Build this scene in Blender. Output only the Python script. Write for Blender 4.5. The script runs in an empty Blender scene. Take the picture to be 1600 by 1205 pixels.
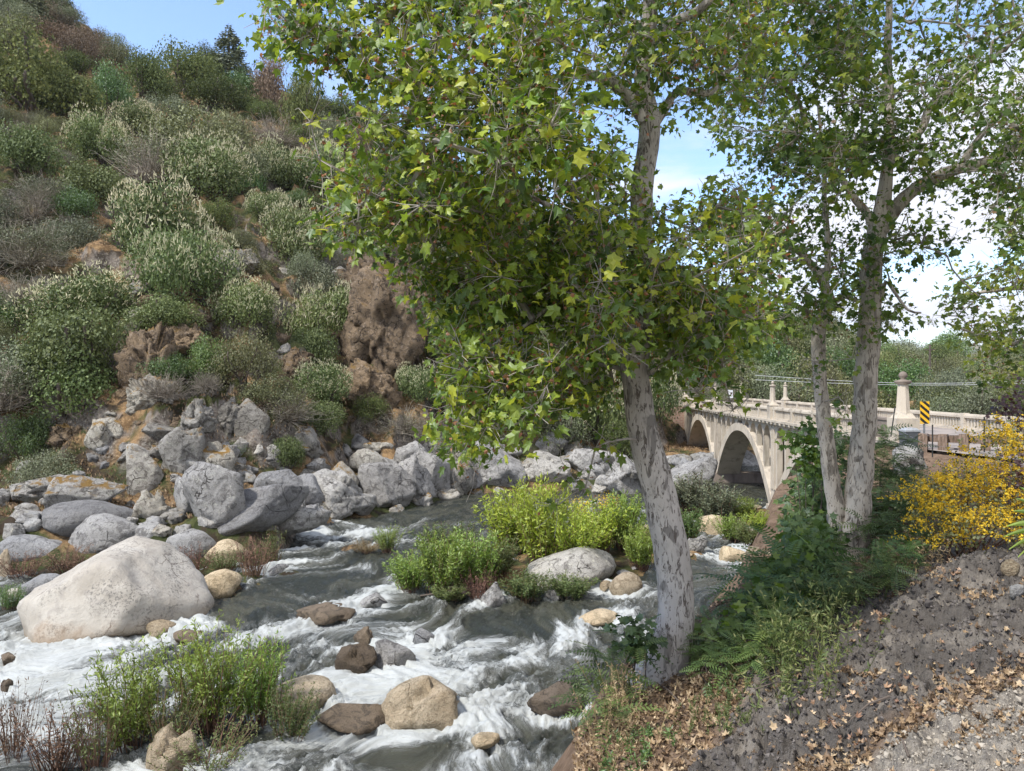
import bpy, math, random
import numpy as np
from mathutils import Vector
PI = math.pi
R = math.radians
sc = bpy.context.scene
C = sc.collection
# ------------------------------------------------------------------ camera, sky, sun, exposure
CAMZ = 10.0
F = 1150.0                      # focal length in pixels of the 1600 px wide photograph
cam = bpy.data.cameras.new('camera'); camo = bpy.data.objects.new('camera', cam); C.objects.link(camo)
cam.lens = F/1600*36; cam.sensor_width = 36; cam.clip_start = .1; cam.clip_end = 20000
camo.location = (0, 0, CAMZ); camo.rotation_euler = (R(90), 0, 0)
sc.camera = camo
SUN_EL, SUN_AZ = 52, -125       # azimuth clockwise from +Y (view direction)
world = bpy.data.worlds.new('World'); sc.world = world; world.use_nodes = True
wn = world.node_tree; wn.nodes.clear()
def wnode(t, **k):
    n = wn.nodes.new(t)
    for a, b in k.items(): setattr(n, a, b)
    return n
sky = wnode('ShaderNodeTexSky', sky_type='NISHITA', sun_disc=False, sun_elevation=R(SUN_EL), sun_rotation=R(SUN_AZ % 360), air_density=1.0, dust_density=.6, ozone_density=1.6)
bg = wnode('ShaderNodeBackground'); wo = wnode('ShaderNodeOutputWorld')
tc = wnode('ShaderNodeTexCoord')
sep = wnode('ShaderNodeSeparateXYZ'); wn.links.new(tc.outputs['Generated'], sep.inputs[0])
# clouds: project direction on a flat layer
addz = wnode('ShaderNodeMath', operation='ADD'); addz.inputs[1].default_value = .12
wn.links.new(sep.outputs['Z'], addz.inputs[0])
mx = wnode('ShaderNodeMath', operation='MAXIMUM'); mx.inputs[1].default_value = .05; wn.links.new(addz.outputs[0], mx.inputs[0])
dx = wnode('ShaderNodeMath', operation='DIVIDE'); dy = wnode('ShaderNodeMath', operation='DIVIDE')
wn.links.new(sep.outputs['X'], dx.inputs[0]); wn.links.new(mx.outputs[0], dx.inputs[1])
wn.links.new(sep.outputs['Y'], dy.inputs[0]); wn.links.new(mx.outputs[0], dy.inputs[1])
cmb = wnode('ShaderNodeCombineXYZ'); wn.links.new(dx.outputs[0], cmb.inputs[0]); wn.links.new(dy.outputs[0], cmb.inputs[1])
nz = wnode('ShaderNodeTexNoise'); nz.inputs['Scale'].default_value = 1.1; nz.inputs['Detail'].default_value = 9; nz.inputs['Roughness'].default_value = .58; nz.inputs['Distortion'].default_value = .5
wn.links.new(cmb.outputs[0], nz.inputs['Vector'])
# more cloud towards the right of the view (direction +X)
ma = wnode('ShaderNodeMath', operation='MULTIPLY_ADD'); ma.inputs[1].default_value = .30; ma.inputs[2].default_value = .02
wn.links.new(sep.outputs['X'], ma.inputs[0])
mb_ = wnode('ShaderNodeMath', operation='MULTIPLY_ADD'); mb_.inputs[1].default_value = -.16; mb_.inputs[2].default_value = .10  # unseen extra cloud behind and overhead, added to make the light more neutral
wn.links.new(sep.outputs['Y'], mb_.inputs[0])
ms = wnode('ShaderNodeMath', operation='ADD'); wn.links.new(ma.outputs[0], ms.inputs[0]); wn.links.new(mb_.outputs[0], ms.inputs[1])
ad = wnode('ShaderNodeMath', operation='ADD'); wn.links.new(nz.outputs['Fac'], ad.inputs[0]); wn.links.new(ms.outputs[0], ad.inputs[1])
cr = wnode('ShaderNodeMapRange', interpolation_type='SMOOTHSTEP'); cr.inputs['From Min'].default_value = .46; cr.inputs['From Max'].default_value = .68
wn.links.new(ad.outputs[0], cr.inputs['Value'])
tint = wnode('ShaderNodeMix', data_type='RGBA', blend_type='MULTIPLY'); tint.inputs[0].default_value = 1
tint.inputs[7].default_value = (1.03, 1.04, 1.10, 1)
wn.links.new(sky.outputs[0], tint.inputs[6])
mixc = wnode('ShaderNodeMix', data_type='RGBA'); mixc.inputs[7].default_value = (3.55, 3.65, 4.05, 1)
wn.links.new(cr.outputs[0], mixc.inputs[0]); wn.links.new(tint.outputs[2], mixc.inputs[6])
wn.links.new(mixc.outputs[2], bg.inputs[0]); bg.inputs[1].default_value = .15
wn.links.new(bg.outputs[0], wo.inputs[0])
sun = bpy.data.lights.new('sun', 'SUN'); suno = bpy.data.objects.new('sun', sun); C.objects.link(suno)
sun.energy = 2.9; sun.angle = R(6); sun.color = (1, .95, .87)
sd = Vector((math.sin(R(SUN_AZ))*math.cos(R(SUN_EL)), math.cos(R(SUN_AZ))*math.cos(R(SUN_EL)), math.sin(R(SUN_EL))))
suno.rotation_euler = sd.to_track_quat('Z', 'Y').to_euler(); suno.location = (-30, -30, 60)
sc.view_settings.view_transform = 'Standard'; sc.view_settings.look = 'None'
sc.view_settings.gamma = 1; sc.view_settings.use_curve_mapping = False
sc.view_settings.exposure = 1.0
sc.render.engine = 'CYCLES'
sc.cycles.max_bounces = 6; sc.cycles.transparent_max_bounces = 4; sc.cycles.diffuse_bounces = 4

# ------------------------------------------------------------------ helpers
def P(px, py, Y): return np.array([(px-800)/F*Y, Y, CAMZ-(py-602)/F*Y])
_rg = np.random.default_rng(7)
_perm = _rg.permutation(256); _perm = np.concatenate([_perm, _perm, _perm])
_grad = _rg.normal(size=(256, 3)); _grad /= np.linalg.norm(_grad, axis=1)[:, None]
def noise(p):
    p = np.asarray(p, float); i = np.floor(p).astype(int); f = p-i; i &= 255
    u = f*f*f*(f*(f*6-15)+10)
    out = 0
    for a in (0, 1):
        wa = u[..., 0] if a else 1-u[..., 0]
        for b in (0, 1):
            wb = u[..., 1] if b else 1-u[..., 1]
            for c in (0, 1):
                wc = u[..., 2] if c else 1-u[..., 2]
                h = _perm[_perm[_perm[(i[..., 0]+a) & 255]+((i[..., 1]+b) & 255)]+((i[..., 2]+c) & 255)]
                g = _grad[h]
                out = out+wa*wb*wc*(g[..., 0]*(f[..., 0]-a)+g[..., 1]*(f[..., 1]-b)+g[..., 2]*(f[..., 2]-c))
    return out*1.6
def fbm(p, o=4, g=.5, l=2.03):
    p = np.asarray(p, float); s = 0; a = 1
    for k in range(o): s = s+a*noise(p*l**k+k*17.3); a *= g
    return s
def n2(X, Y, f, o=3, seed=0, g=.5): return fbm(np.stack([X*f, Y*f, np.full(np.shape(X), seed*3.7)], -1), o, g)
def sstep(a, b, x): t = np.clip((x-a)/(b-a), 0, 1); return t*t*(3-2*t)

def mesh_np(name, V, Fc, smooth=False, attrs=None):
    """Fc: array (n,k) or list of such arrays"""
    if isinstance(Fc, np.ndarray): Fc = [Fc]
    Fc = [f for f in Fc if len(f)]
    me = bpy.data.meshes.new(name)
    V = np.asarray(V, np.float32)
    me.vertices.add(len(V)); me.vertices.foreach_set('co', V.ravel())
    idx = np.concatenate([f.ravel() for f in Fc]).astype(np.int32)
    ln = np.concatenate([np.full(len(f), f.shape[1]) for f in Fc]).astype(np.int32)
    st = np.concatenate([[0], np.cumsum(ln)[:-1]]).astype(np.int32)
    me.loops.add(len(idx)); me.loops.foreach_set('vertex_index', idx)
    me.polygons.add(len(ln)); me.polygons.foreach_set('loop_start', st)
    me.polygons.foreach_set('use_smooth', np.full(len(ln), smooth, bool))
    if attrs:
        for k, v in attrs.items():
            a = me.attributes.new(k, 'FLOAT', 'POINT'); a.data.foreach_set('value', np.asarray(v, np.float32))
    me.update(calc_edges=True)
    return me
def grid_faces(nr, nc):
    i = np.arange(nr*nc).reshape(nr, nc)
    return np.stack([i[:-1, :-1].ravel(), i[:-1, 1:].ravel(), i[1:, 1:].ravel(), i[1:, :-1].ravel()], 1)
class MB:
    def __init__(s): s.V = []; s.F = {}; s.A = {}; s.n = 0
    def add(s, V, F, **at):
        V = np.asarray(V, float)
        for f in (F if isinstance(F, list) else [F]):
            f = np.asarray(f, int)
            if len(f): s.F.setdefault(f.shape[1], []).append(f+s.n)
        for k, v in at.items(): s.A.setdefault(k, []).append(np.broadcast_to(v, (len(V),)))
        s.V.append(V); s.n += len(V)
    def box(s, x0, x1, y0, y1, z0, z1, taper=0):
        t = taper
        V = [(x0, y0, z0), (x1, y0, z0), (x1, y1, z0), (x0, y1, z0), (x0+t, y0+t, z1), (x1-t, y0+t, z1), (x1-t, y1-t, z1), (x0+t, y1-t, z1)]
        s.add(V, np.array([(3, 2, 1, 0), (4, 5, 6, 7), (0, 1, 5, 4), (1, 2, 6, 5), (2, 3, 7, 6), (3, 0, 4, 7)]))
    def tube(s, pts, rad, n=6, cap=True, jit=0, seed=0, **at):
        pts = np.asarray(pts, float); m = len(pts); rad = np.broadcast_to(np.asarray(rad, float), (m,))
        T = np.gradient(pts, axis=0); T /= np.linalg.norm(T, axis=1)[:, None]+1e-9
        ref = np.array([0, 0, 1.]) if abs(T[0, 2]) < .8 else np.array([1., 0, 0])
        Nn = []; u = np.cross(T[0], ref); u /= np.linalg.norm(u)+1e-9
        for k in range(m):
            u = u-T[k]*np.dot(u, T[k]); u /= np.linalg.norm(u)+1e-9; Nn.append(u)
        Nn = np.array(Nn); B = np.cross(T, Nn)
        a = np.arange(n)/n*2*PI
        D = Nn[:, None]*np.cos(a)[None, :, None]+B[:, None]*np.sin(a)[None, :, None]
        V = pts[:, None]+D*rad[:, None, None]
        if jit: V = V+D*rad[:, None, None]*(jit*fbm(V/np.maximum(rad.max(), .05)*.9+seed, 3))[..., None]
        i = np.arange(m*n).reshape(m, n); j = np.roll(i, -1, 1)
        Fq = np.stack([i[:-1].ravel(), j[:-1].ravel(), j[1:].ravel(), i[1:].ravel()], 1)
        s.add(V.reshape(-1, 3), [Fq]+([np.array([list(range(n))]), np.array([[(m-1)*n+k for k in range(n)][::-1]])] if cap and n > 2 else []), **at)
    def lathe(s, c, prof, n=12):
        s.tube([(c[0], c[1], c[2]+z) for r, z in prof], [max(r, .002) for r, z in prof], n)
    def mesh(s, name, smooth=False):
        V = np.concatenate(s.V); Fc = [np.concatenate(f) for f in s.F.values()]
        at = {k: np.concatenate(v) for k, v in s.A.items()} if s.A else None
        return mesh_np(name, V, Fc, smooth, at)
def put(name, me, mat=None, parent=None, loc=None):
    o = bpy.data.objects.new(name, me); C.objects.link(o)
    if mat and not me.materials: me.materials.append(mat)
    if parent: o.parent = parent
    if loc is not None: o.location = loc
    return o
def tag(o, label=None, cat=None, group=None, kind=None):
    if label: o['label'] = label
    if cat: o['category'] = cat
    if group: o['group'] = group
    if kind: o['kind'] = kind
    return o
def empty(name, loc, label, cat, group=None, rz=0):
    o = bpy.data.objects.new(name, None); C.objects.link(o); o.location = tuple(loc); o.rotation_euler = (0, 0, rz)
    o.empty_display_size = .2
    return tag(o, label, cat, group)
def dup(o, parent=None):
    c = o.copy(); C.objects.link(c); c.parent = parent
    for ch in o.children: dup(ch, c)
    return c
def catmull(pts, step=.25):
    pts = np.asarray(pts, float); out = []
    Q = np.vstack([2*pts[0]-pts[1], pts, 2*pts[-1]-pts[-2]])
    for k in range(1, len(Q)-2):
        L = np.linalg.norm(Q[k+1, :3]-Q[k, :3]); m = max(2, int(L/step)); t = np.linspace(0, 1, m, endpoint=False)[:, None]
        a, b, c, d = Q[k-1], Q[k], Q[k+1], Q[k+2]
        out.append(.5*((2*b)+(-a+c)*t+(2*a-5*b+4*c-d)*t**2+(-a+3*b-3*c+d)*t**3))
    out.append(pts[-1][None]); return np.vstack(out)

# ------------------------------------------------------------------ materials
class M:
    def __init__(s, name):
        s.m = bpy.data.materials.new(name); s.m.use_nodes = True; s.t = s.m.node_tree; s.t.nodes.clear()
        s.out = s.n('ShaderNodeOutputMaterial')
    def n(s, ty, ins=None, **k):
        x = s.t.nodes.new(ty)
        for a, b in k.items(): setattr(x, a, b)
        for a, b in (ins or {}).items():
            if isinstance(b, bpy.types.NodeSocket): s.t.links.new(b, x.inputs[a])
            else: x.inputs[a].default_value = b
        return x
    def math(s, op, a, b=0., c=0.): return s.n('ShaderNodeMath', {0: a, 1: b, 2: c}, operation=op).outputs[0]
    def mr(s, v, a, b, c=0., d=1.): return s.n('ShaderNodeMapRange', {0: v, 1: a, 2: b, 3: c, 4: d}, interpolation_type='SMOOTHSTEP').outputs[0]
    def noise(s, sc_, det=5, rough=.55, vec=None, dist=0): return s.n('ShaderNodeTexNoise', {'Scale': sc_, 'Detail': det, 'Roughness': rough, 'Distortion': dist, **({'Vector': vec} if vec else {})}).outputs['Fac']
    def mix(s, f, a, b, mode='MIX'):
        x = s.n('ShaderNodeMix', {0: f}, data_type='RGBA', blend_type=mode)
        for i, v in ((6, a), (7, b)):
            if isinstance(v, bpy.types.NodeSocket): s.t.links.new(v, x.inputs[i])
            else: x.inputs[i].default_value = tuple(v)+((1,) if len(v) == 3 else ())
        return x.outputs[2]
    def ramp(s, f, stops):
        x = s.n('ShaderNodeValToRGB', {0: f}); e = x.color_ramp.elements
        while len(e) < len(stops): e.new(.5)
        for el, (p, c) in zip(e, stops): el.position = p; el.color = tuple(c)+(1,)
        return x.outputs[0]
    def attr(s, nm): return s.n('ShaderNodeAttribute', attribute_name=nm).outputs['Fac']
    def coord(s, o='Object', scale=None):
        c = s.n('ShaderNodeTexCoord').outputs[o]
        if scale: c = s.n('ShaderNodeMapping', {'Vector': c, 'Scale': scale}).outputs[0]
        return c
    def pos(s, scale=None, rot=None):
        c = s.n('ShaderNodeNewGeometry').outputs['Position']
        if scale or rot: c = s.n('ShaderNodeMapping', {'Vector': c, 'Scale': scale or (1, 1, 1), 'Rotation': rot or (0, 0, 0)}).outputs[0]
        return c
    def rnd(s): return s.n('ShaderNodeObjectInfo').outputs['Random']
    def bump(s, h, st=.5, d=.05): return s.n('ShaderNodeBump', {'Height': h, 'Strength': st, 'Distance': d}).outputs[0]
    def end(s, col, rough=.8, bump=None, spec=.3, **k):
        ins = {'Base Color': col if isinstance(col, bpy.types.NodeSocket) else tuple(col)+(1,), 'Roughness': rough, 'Specular IOR Level': spec, **k}
        if bump: ins['Normal'] = bump
        b = s.n('ShaderNodeBsdfPrincipled', ins); s.t.links.new(b.outputs[0], s.out.inputs[0]); return s.m
def hsv(c, h=.5, s=1., v=1.): return c
def leafmat(name, stops, trans=.3, rough=.55, gloss=.08, var=.35):
    """stops over the per-leaf value v; each object shifts a little in brightness"""
    m = M(name); v = m.attr('v')
    col = m.ramp(v, stops)
    br = m.mr(m.rnd(), 0, 1, 1-var, 1+var)
    hs = m.n('ShaderNodeHueSaturation', {'Hue': m.mr(m.math('FRACT', m.math('MULTIPLY', m.rnd(), 7.31)), 0, 1, .488, .512), 'Saturation': 1., 'Value': br, 'Color': col}).outputs[0]
    d = m.n('ShaderNodeBsdfDiffuse', {'Color': hs}); t = m.n('ShaderNodeBsdfTranslucent', {'Color': m.mix(.5, hs, (.5, .62, .06), 'MULTIPLY') if False else hs})
    g = m.n('ShaderNodeBsdfGlossy', {'Color': (.8, .85, .9, 1), 'Roughness': rough})
    x = m.n('ShaderNodeMixShader', {0: trans}); m.t.links.new(d.outputs[0], x.inputs[1]); m.t.links.new(t.outputs[0], x.inputs[2])
    y = m.n('ShaderNodeMixShader', {0: gloss}); m.t.links.new(x.outputs[0], y.inputs[1]); m.t.links.new(g.outputs[0], y.inputs[2])
    m.t.links.new(y.outputs[0], m.out.inputs[0]); return m.m
MAT = {}
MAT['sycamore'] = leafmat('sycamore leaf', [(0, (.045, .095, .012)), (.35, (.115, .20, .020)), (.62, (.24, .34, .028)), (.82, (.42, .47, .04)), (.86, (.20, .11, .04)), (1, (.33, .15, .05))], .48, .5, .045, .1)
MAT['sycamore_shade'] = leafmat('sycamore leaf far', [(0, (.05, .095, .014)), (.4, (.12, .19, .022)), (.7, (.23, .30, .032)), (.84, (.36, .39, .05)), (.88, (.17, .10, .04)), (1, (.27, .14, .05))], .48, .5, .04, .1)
MAT['buckeye'] = leafmat('buckeye leaf', [(0, (.055, .080, .022)), (.5, (.135, .18, .05)), (1, (.24, .28, .10))], .25, .6, .04, .15)
MAT['blossom'] = leafmat('cream blossom', [(0, (.50, .47, .30)), (1, (.80, .76, .56))], .3, .7, .02, .1)
MAT['oak'] = leafmat('oak leaf', [(0, (.045, .062, .02)), (.5, (.10, .125, .038)), (1, (.19, .21, .065))], .28, .6, .02, .3)
MAT['bright'] = leafmat('bright green leaf', [(0, (.05, .10, .02)), (.5, (.10, .18, .035)), (1, (.19, .28, .06))], .35, .5, .06, .2)
MAT['greyleaf'] = leafmat('grey green leaf', [(0, (.075, .09, .045)), (.5, (.155, .175, .09)), (1, (.26, .28, .16))], .2, .6, .05, .25)
MAT['olive'] = leafmat('olive leaf', [(0, (.075, .082, .03)), (.5, (.155, .16, .055)), (1, (.26, .26, .10))], .2, .6, .05, .25)
MAT['rust'] = leafmat('dry rust leaf', [(0, (.10, .07, .045)), (.5, (.20, .145, .09)), (1, (.30, .23, .15))], .2, .7, .03, .25)
MAT['twig'] = leafmat('dry grey twig', [(0, (.14, .12, .09)), (1, (.40, .36, .30))], .0, .8, .01, .2)
MAT['willow'] = leafmat('willow leaf', [(0, (.10, .16, .02)), (.5, (.21, .31, .035)), (1, (.36, .46, .08))], .4, .5, .06, .12)
MAT['lime'] = leafmat('lime leaf', [(0, (.17, .25, .02)), (.5, (.32, .42, .035)), (1, (.50, .58, .06))], .4, .5, .05, .1)
MAT['redstem'] = leafmat('reddish stem', [(0, (.09, .05, .035)), (1, (.20, .12, .08))], 0, .8, .02, .2)
MAT['fern'] = leafmat('dark pinnate leaf', [(0, (.035, .070, .018)), (.5, (.085, .145, .035)), (1, (.17, .24, .06))], .35, .5, .05, .15)
MAT['yellow'] = leafmat('yellow blossom', [(0, (.66, .45, .02)), (1, (.88, .70, .05))], .3, .7, .02, .05)
MAT['redleaf'] = leafmat('dark red leaf', [(0, (.05, .018, .014)), (1, (.16, .05, .03))], .3, .5, .08, .15)
MAT['drygrass'] = leafmat('dry grass', [(0, (.17, .115, .06)), (.6, (.32, .23, .125)), (1, (.46, .36, .22))], .2, .8, .02, .15)
MAT['weed'] = leafmat('weed leaf', [(0, (.07, .11, .025)), (.7, (.15, .19, .05)), (1, (.26, .26, .10))], .35, .6, .04, .15)
MAT['litter'] = leafmat('dead leaf', [(0, (.09, .055, .032)), (.5, (.24, .145, .085)), (.85, (.40, .27, .16)), (1, (.56, .42, .28))], .15, .6, .04, .2)
MAT['limeleaf'] = leafmat('lime strap leaf', [(0, (.20, .33, .03)), (1, (.38, .48, .06))], .4, .4, .1, .1)

def bark(name, a, b, dark, sc_=9):
    m = M(name); c = m.coord('Object', (1, 1, .38)); n1 = m.noise(sc_, 6, .6, c, .6); n3 = m.noise(1.3, 3, .5, c)
    vo = m.n('ShaderNodeTexVoronoi', {'Vector': c, 'Scale': sc_*2.1, 'Randomness': 1.}, feature='F1')
    flake = m.mr(m.noise(sc_*2.8, 5, .7, m.coord('Object', (1, 1, .28)), 1.0), .545, .60)
    col = m.mix(m.mr(n3, .35, .65), a, b)
    col = m.mix(m.mr(n1, .52, .68), col, [x*.55 for x in a])
    col = m.mix(m.mr(m.noise(2.6, 2, .4, m.coord('Object', (1, 1, .45)), .5), .56, .60), col, [x*1.18 for x in b])
    col = m.mix(m.mr(m.noise(3.3, 3, .5, m.coord('Object', (1.3, 1.3, .5)), .7), .58, .61), col, [x*.62 for x in b])
    col = m.mix(flake, col, dark)
    h = m.math('ADD', m.math('MULTIPLY', flake, -.6), m.math('MULTIPLY', n1, 1.))
    return m.end(col, .85, m.bump(h, .7, .03), .15)
MAT['bark'] = bark('sycamore bark', (.50, .46, .42), (.36, .33, .30), (.13, .11, .095), 7)
MAT['bark2'] = bark('tan sycamore bark', (.50, .45, .385), (.39, .345, .29), (.16, .135, .11), 6)
m = M('twig bark'); MAT['branch'] = m.end(m.mix(m.noise(4, 3, .5, m.coord('Object')), (.14, .12, .10), (.46, .42, .38)), .85)
m = M('dark trunk'); MAT['trunk'] = m.end(m.mix(m.noise(3, 3, .5, m.coord('Object')), (.05, .04, .032), (.16, .13, .11)), .9)

def rockmat(name, light, mid, dark, stain=(.05, .045, .04), lich=None, crack=.5, sc_=1., moss=None):
    m = M(name); c = m.pos()
    rv = m.rnd()
    big = m.noise(.45*sc_, 5, .6, c, .5); med = m.noise(2.2*sc_, 7, .68, c, .8); fine = m.noise(14*sc_, 5, .75, c); sp = m.noise(42*sc_, 2, .6, c)
    col = m.mix(m.mr(big, .35, .65), mid, light)
    col = m.mix(m.mr(med, .49, .60), col, dark)
    col = m.mix(m.mr(m.noise(1.1*sc_, 6, .7, c, 1.5), .58, .68), col, stain)
    if lich: col = m.mix(m.mr(m.noise(3.6*sc_, 8, .75, c, .3), .56, .63), col, lich)
    col = m.mix(m.math('MULTIPLY', m.mr(fine, .50, .62), .6), col, [x*.35 for x in mid])
    col = m.mix(m.math('MULTIPLY', m.mr(sp, .35, .7), .35), col, [min(x*1.5, .8) for x in light])
    wv = m.n('ShaderNodeVectorMath', {0: c, 1: m.n('ShaderNodeVectorMath', {0: m.n('ShaderNodeTexNoise', {'Scale': 1.2*sc_, 'Detail': 3., 'Vector': c}).outputs['Color'], 3: .9}, operation='SCALE').outputs[0]}, operation='ADD').outputs[0]
    vo = m.n('ShaderNodeTexVoronoi', {'Vector': wv, 'Scale': .75*sc_}, feature='DISTANCE_TO_EDGE').outputs['Distance']
    ck = m.mr(vo, .0, .02, 1., 0.)
    ck = m.math('MULTIPLY', ck, m.mr(m.noise(.6*sc_, 2, .5, c), .5, .62))
    col = m.mix(m.math('MULTIPLY', ck, crack), col, stain)
    if moss:
        up = m.n('ShaderNodeSeparateXYZ', {0: m.n('ShaderNodeNewGeometry').outputs['Normal']}).outputs[2]
        f = m.math('MULTIPLY', m.mr(up, .45, .8), m.mr(m.noise(.9*sc_, 5, .7, c), .5, .6)); col = m.mix(f, col, moss)
    col = m.mix(1., col, m.ramp(rv, [(0, (.72, .70, .68)), (.5, (.95, .95, .96)), (1, (1.18, 1.14, 1.06))]), 'MULTIPLY')
    h = m.math('ADD', m.math('ADD', m.math('MULTIPLY', med, 1.), m.math('MULTIPLY', fine, .35)), m.math('MULTIPLY', ck, -.8*crack))
    return m.end(col, .88, m.bump(m.math('ADD', h, m.math('MULTIPLY', m.noise(30*sc_, 4, .75, c), .3)), 1., .22/sc_), .15)
MAT['granite'] = rockmat('grey granite', (.43, .425, .41), (.30, .297, .29), (.14, .135, .13), (.045, .04, .036), (.50, .50, .45), .9, 1., None)
MAT['granite_moss'] = rockmat('lichened granite with moss', (.40, .39, .36), (.26, .25, .23), (.11, .10, .09), (.045, .038, .03), (.40, .41, .34), .9, 1., (.24, .15, .05))
MAT['cliff'] = rockmat('brown cliff rock', (.25, .19, .13), (.15, .115, .08), (.05, .042, .036), (.02, .017, .014), (.30, .25, .21), 1., .8, (.18, .12, .05))
MAT['bluegranite'] = rockmat('smooth blue grey granite', (.38, .385, .39), (.27, .275, .28), (.17, .17, .175), (.08, .08, .085), (.36, .36, .35), .6, .7)
MAT['wetrock'] = rockmat('wet brown rock', (.20, .16, .12), (.13, .105, .08), (.07, .06, .05), (.04, .035, .03), None, .3, 1.3)
MAT['tanrock'] = rockmat('tan river boulder', (.60, .50, .37), (.48, .37, .25), (.31, .24, .16), (.20, .15, .10), None, .3, .9)
def big_boulder_mat():
    m = M('pale boulder'); c = m.pos(); z = m.n('ShaderNodeSeparateXYZ', {0: c}).outputs[2]
    big = m.noise(.5, 4, .6, c, .4); fine = m.noise(9, 6, .75, c); med = m.noise(1.8, 6, .65, c, .7)
    col = m.mix(m.mr(big, .35, .65), (.35, .32, .275), (.42, .395, .35))
    col = m.mix(m.math('MULTIPLY', m.mr(med, .50, .62), .5), col, (.27, .25, .225))
    lic = m.math('MULTIPLY', m.mr(fine, .50, .58), m.mr(m.noise(.55, 4, .6, c), .42, .58))
    col = m.mix(m.math('MULTIPLY', lic, .75), col, (.13, .125, .115))
    vo = m.n('ShaderNodeTexVoronoi', {'Vector': m.n('ShaderNodeVectorMath', {0: c, 1: m.n('ShaderNodeVectorMath', {0: m.n('ShaderNodeTexNoise', {'Scale': .8, 'Detail': 5., 'Vector': c}).outputs['Color'], 3: 1.6}, operation='SCALE').outputs[0]}, operation='ADD').outputs[0], 'Scale': .32}, feature='DISTANCE_TO_EDGE').outputs['Distance']
    ck = m.math('MULTIPLY', m.mr(vo, 0., .014, 1., 0.), m.mr(m.noise(.5, 2, .5, c), .5, .58)); col = m.mix(ck, col, (.12, .10, .085))
    f = m.math('MULTIPLY', m.mr(m.math('ADD', z, m.math('ADD', m.math('MULTIPLY', big, -2.2), m.math('MULTIPLY', med, -.8))), -1.9, -.7, 1., 0.), .8)
    col = m.mix(f, col, (.26, .19, .125))
    h = m.math('ADD', m.math('MULTIPLY', med, .8), m.math('MULTIPLY', fine, .4))
    return m.end(col, .85, m.bump(h, .7, .12), .2)
MAT['pale'] = big_boulder_mat()
def concrete(name, a, b, st):
    m = M(name); c = m.pos()
    n1 = m.noise(1.2, 6, .65, m.pos((1, 1, .25)), .4); n3 = m.noise(.5, 4, .6, c); f = m.noise(18, 4, .7, c)
    col = m.mix(m.mr(n3, .35, .65), a, b); col = m.mix(m.math('MULTIPLY', m.mr(n1, .5, .72), .75), col, st)
    col = m.mix(m.math('MULTIPLY', m.mr(f, .5, .8), .3), col, st)
    return m.end(col, .88, m.bump(f, .4, .02), .2)
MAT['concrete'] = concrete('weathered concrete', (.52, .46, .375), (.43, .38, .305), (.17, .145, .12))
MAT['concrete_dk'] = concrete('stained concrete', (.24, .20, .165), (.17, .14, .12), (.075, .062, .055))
m = M('brick'); c = m.pos((1, 1, 1)); 
sx = m.n('ShaderNodeSeparateXYZ', {0: c}); cv = m.n('ShaderNodeCombineXYZ', {0: m.math('ADD', sx.outputs[0], m.math('MULTIPLY', sx.outputs[1], .9)), 1: sx.outputs[2]}).outputs[0]
bt = m.n('ShaderNodeTexBrick', {'Vector': cv, 'Color1': (.40, .25, .185, 1), 'Color2': (.32, .20, .155, 1), 'Mortar': (.44, .37, .31, 1), 'Scale': 1., 'Mortar Size': .03, 'Brick Width': .55, 'Row Height': .22})
MAT['brick'] = m.end(m.mix(m.math('MULTIPLY', m.noise(2, 5, .7, c), .6), bt.outputs[0], (.25, .17, .13)), .9, m.bump(bt.outputs['Fac'], -.5, .03))
def plain(name, col, rough=.7, metallic=0, spec=.3, var=.25, s_=6):
    m = M(name); return m.end(m.mix(m.mr(m.noise(s_, 5, .6, m.coord('Object')), .35, .7), col, [x*(1-var) for x in col]), rough, None, spec, Metallic=metallic)
MAT['bin'] = plain('grey plastic', (.10, .11, .12), .5)
MAT['binlid'] = plain('light grey lid', (.32, .34, .36), .5)
MAT['yellowsign'] = plain('yellow sign paint', (.85, .50, .02), .4, 0, .4, .06)
MAT['blacksign'] = plain('black sign paint', (.02, .02, .022), .5)
MAT['steel'] = plain('galvanised steel', (.36, .37, .38), .45, .7)
MAT['darksteel'] = plain('dark painted steel', (.035, .035, .035), .6)
MAT['signback'] = plain('sign back', (.62, .64, .66), .5)
m = M('old timber'); g = m.noise(5, 6, .7, m.coord('Object', (3, 3, .4)), 1.)
MAT['timber'] = m.end(m.mix(m.mr(g, .35, .7), (.10, .07, .05), (.26, .19, .145)), .9, m.bump(g, .6, .02))
m = M('asphalt'); c = m.pos(); f = m.noise(30, 3, .7, c)
MAT['road'] = m.end(m.mix(m.mr(m.noise(.7, 5, .6, c), .4, .65), (.30, .26, .23), (.20, .18, .165)), .95, m.bump(f, .3, .01))
m = M('dirt shoulder')
def hillmat():
    m = M('hillside ground'); c = m.pos()
    up = m.n('ShaderNodeSeparateXYZ', {0: m.n('ShaderNodeNewGeometry').outputs['Normal']}).outputs[2]
    a = m.noise(.16, 6, .65, c, .5); b = m.noise(.9, 7, .7, c, .6); f = m.noise(5, 5, .75, c)
    grass = m.mix(m.mr(b, .38, .62), (.34, .225, .12), (.15, .095, .05)); grass = m.mix(m.mr(f, .5, .72), grass, (.44, .31, .17))
    green = m.mix(m.mr(b, .4, .6), (.04, .05, .02), (.09, .10, .04))
    col = m.mix(m.mr(a, .44, .54), grass, green)
    col = m.mix(m.mr(m.noise(.5, 6, .7, c), .50, .60), col, (.055, .042, .03))
    rock = m.mix(m.mr(b, .4, .62), (.24, .21, .185), (.07, .058, .048)); rock = m.mix(m.mr(f, .5, .62), rock, (.30, .28, .24))
    col = m.mix(m.mr(up, .62, .42), col, rock)
    h = m.math('ADD', b, m.math('MULTIPLY', f, .3))
    return m.end(col, .95, m.bump(h, 1., .5), .1)
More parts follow.
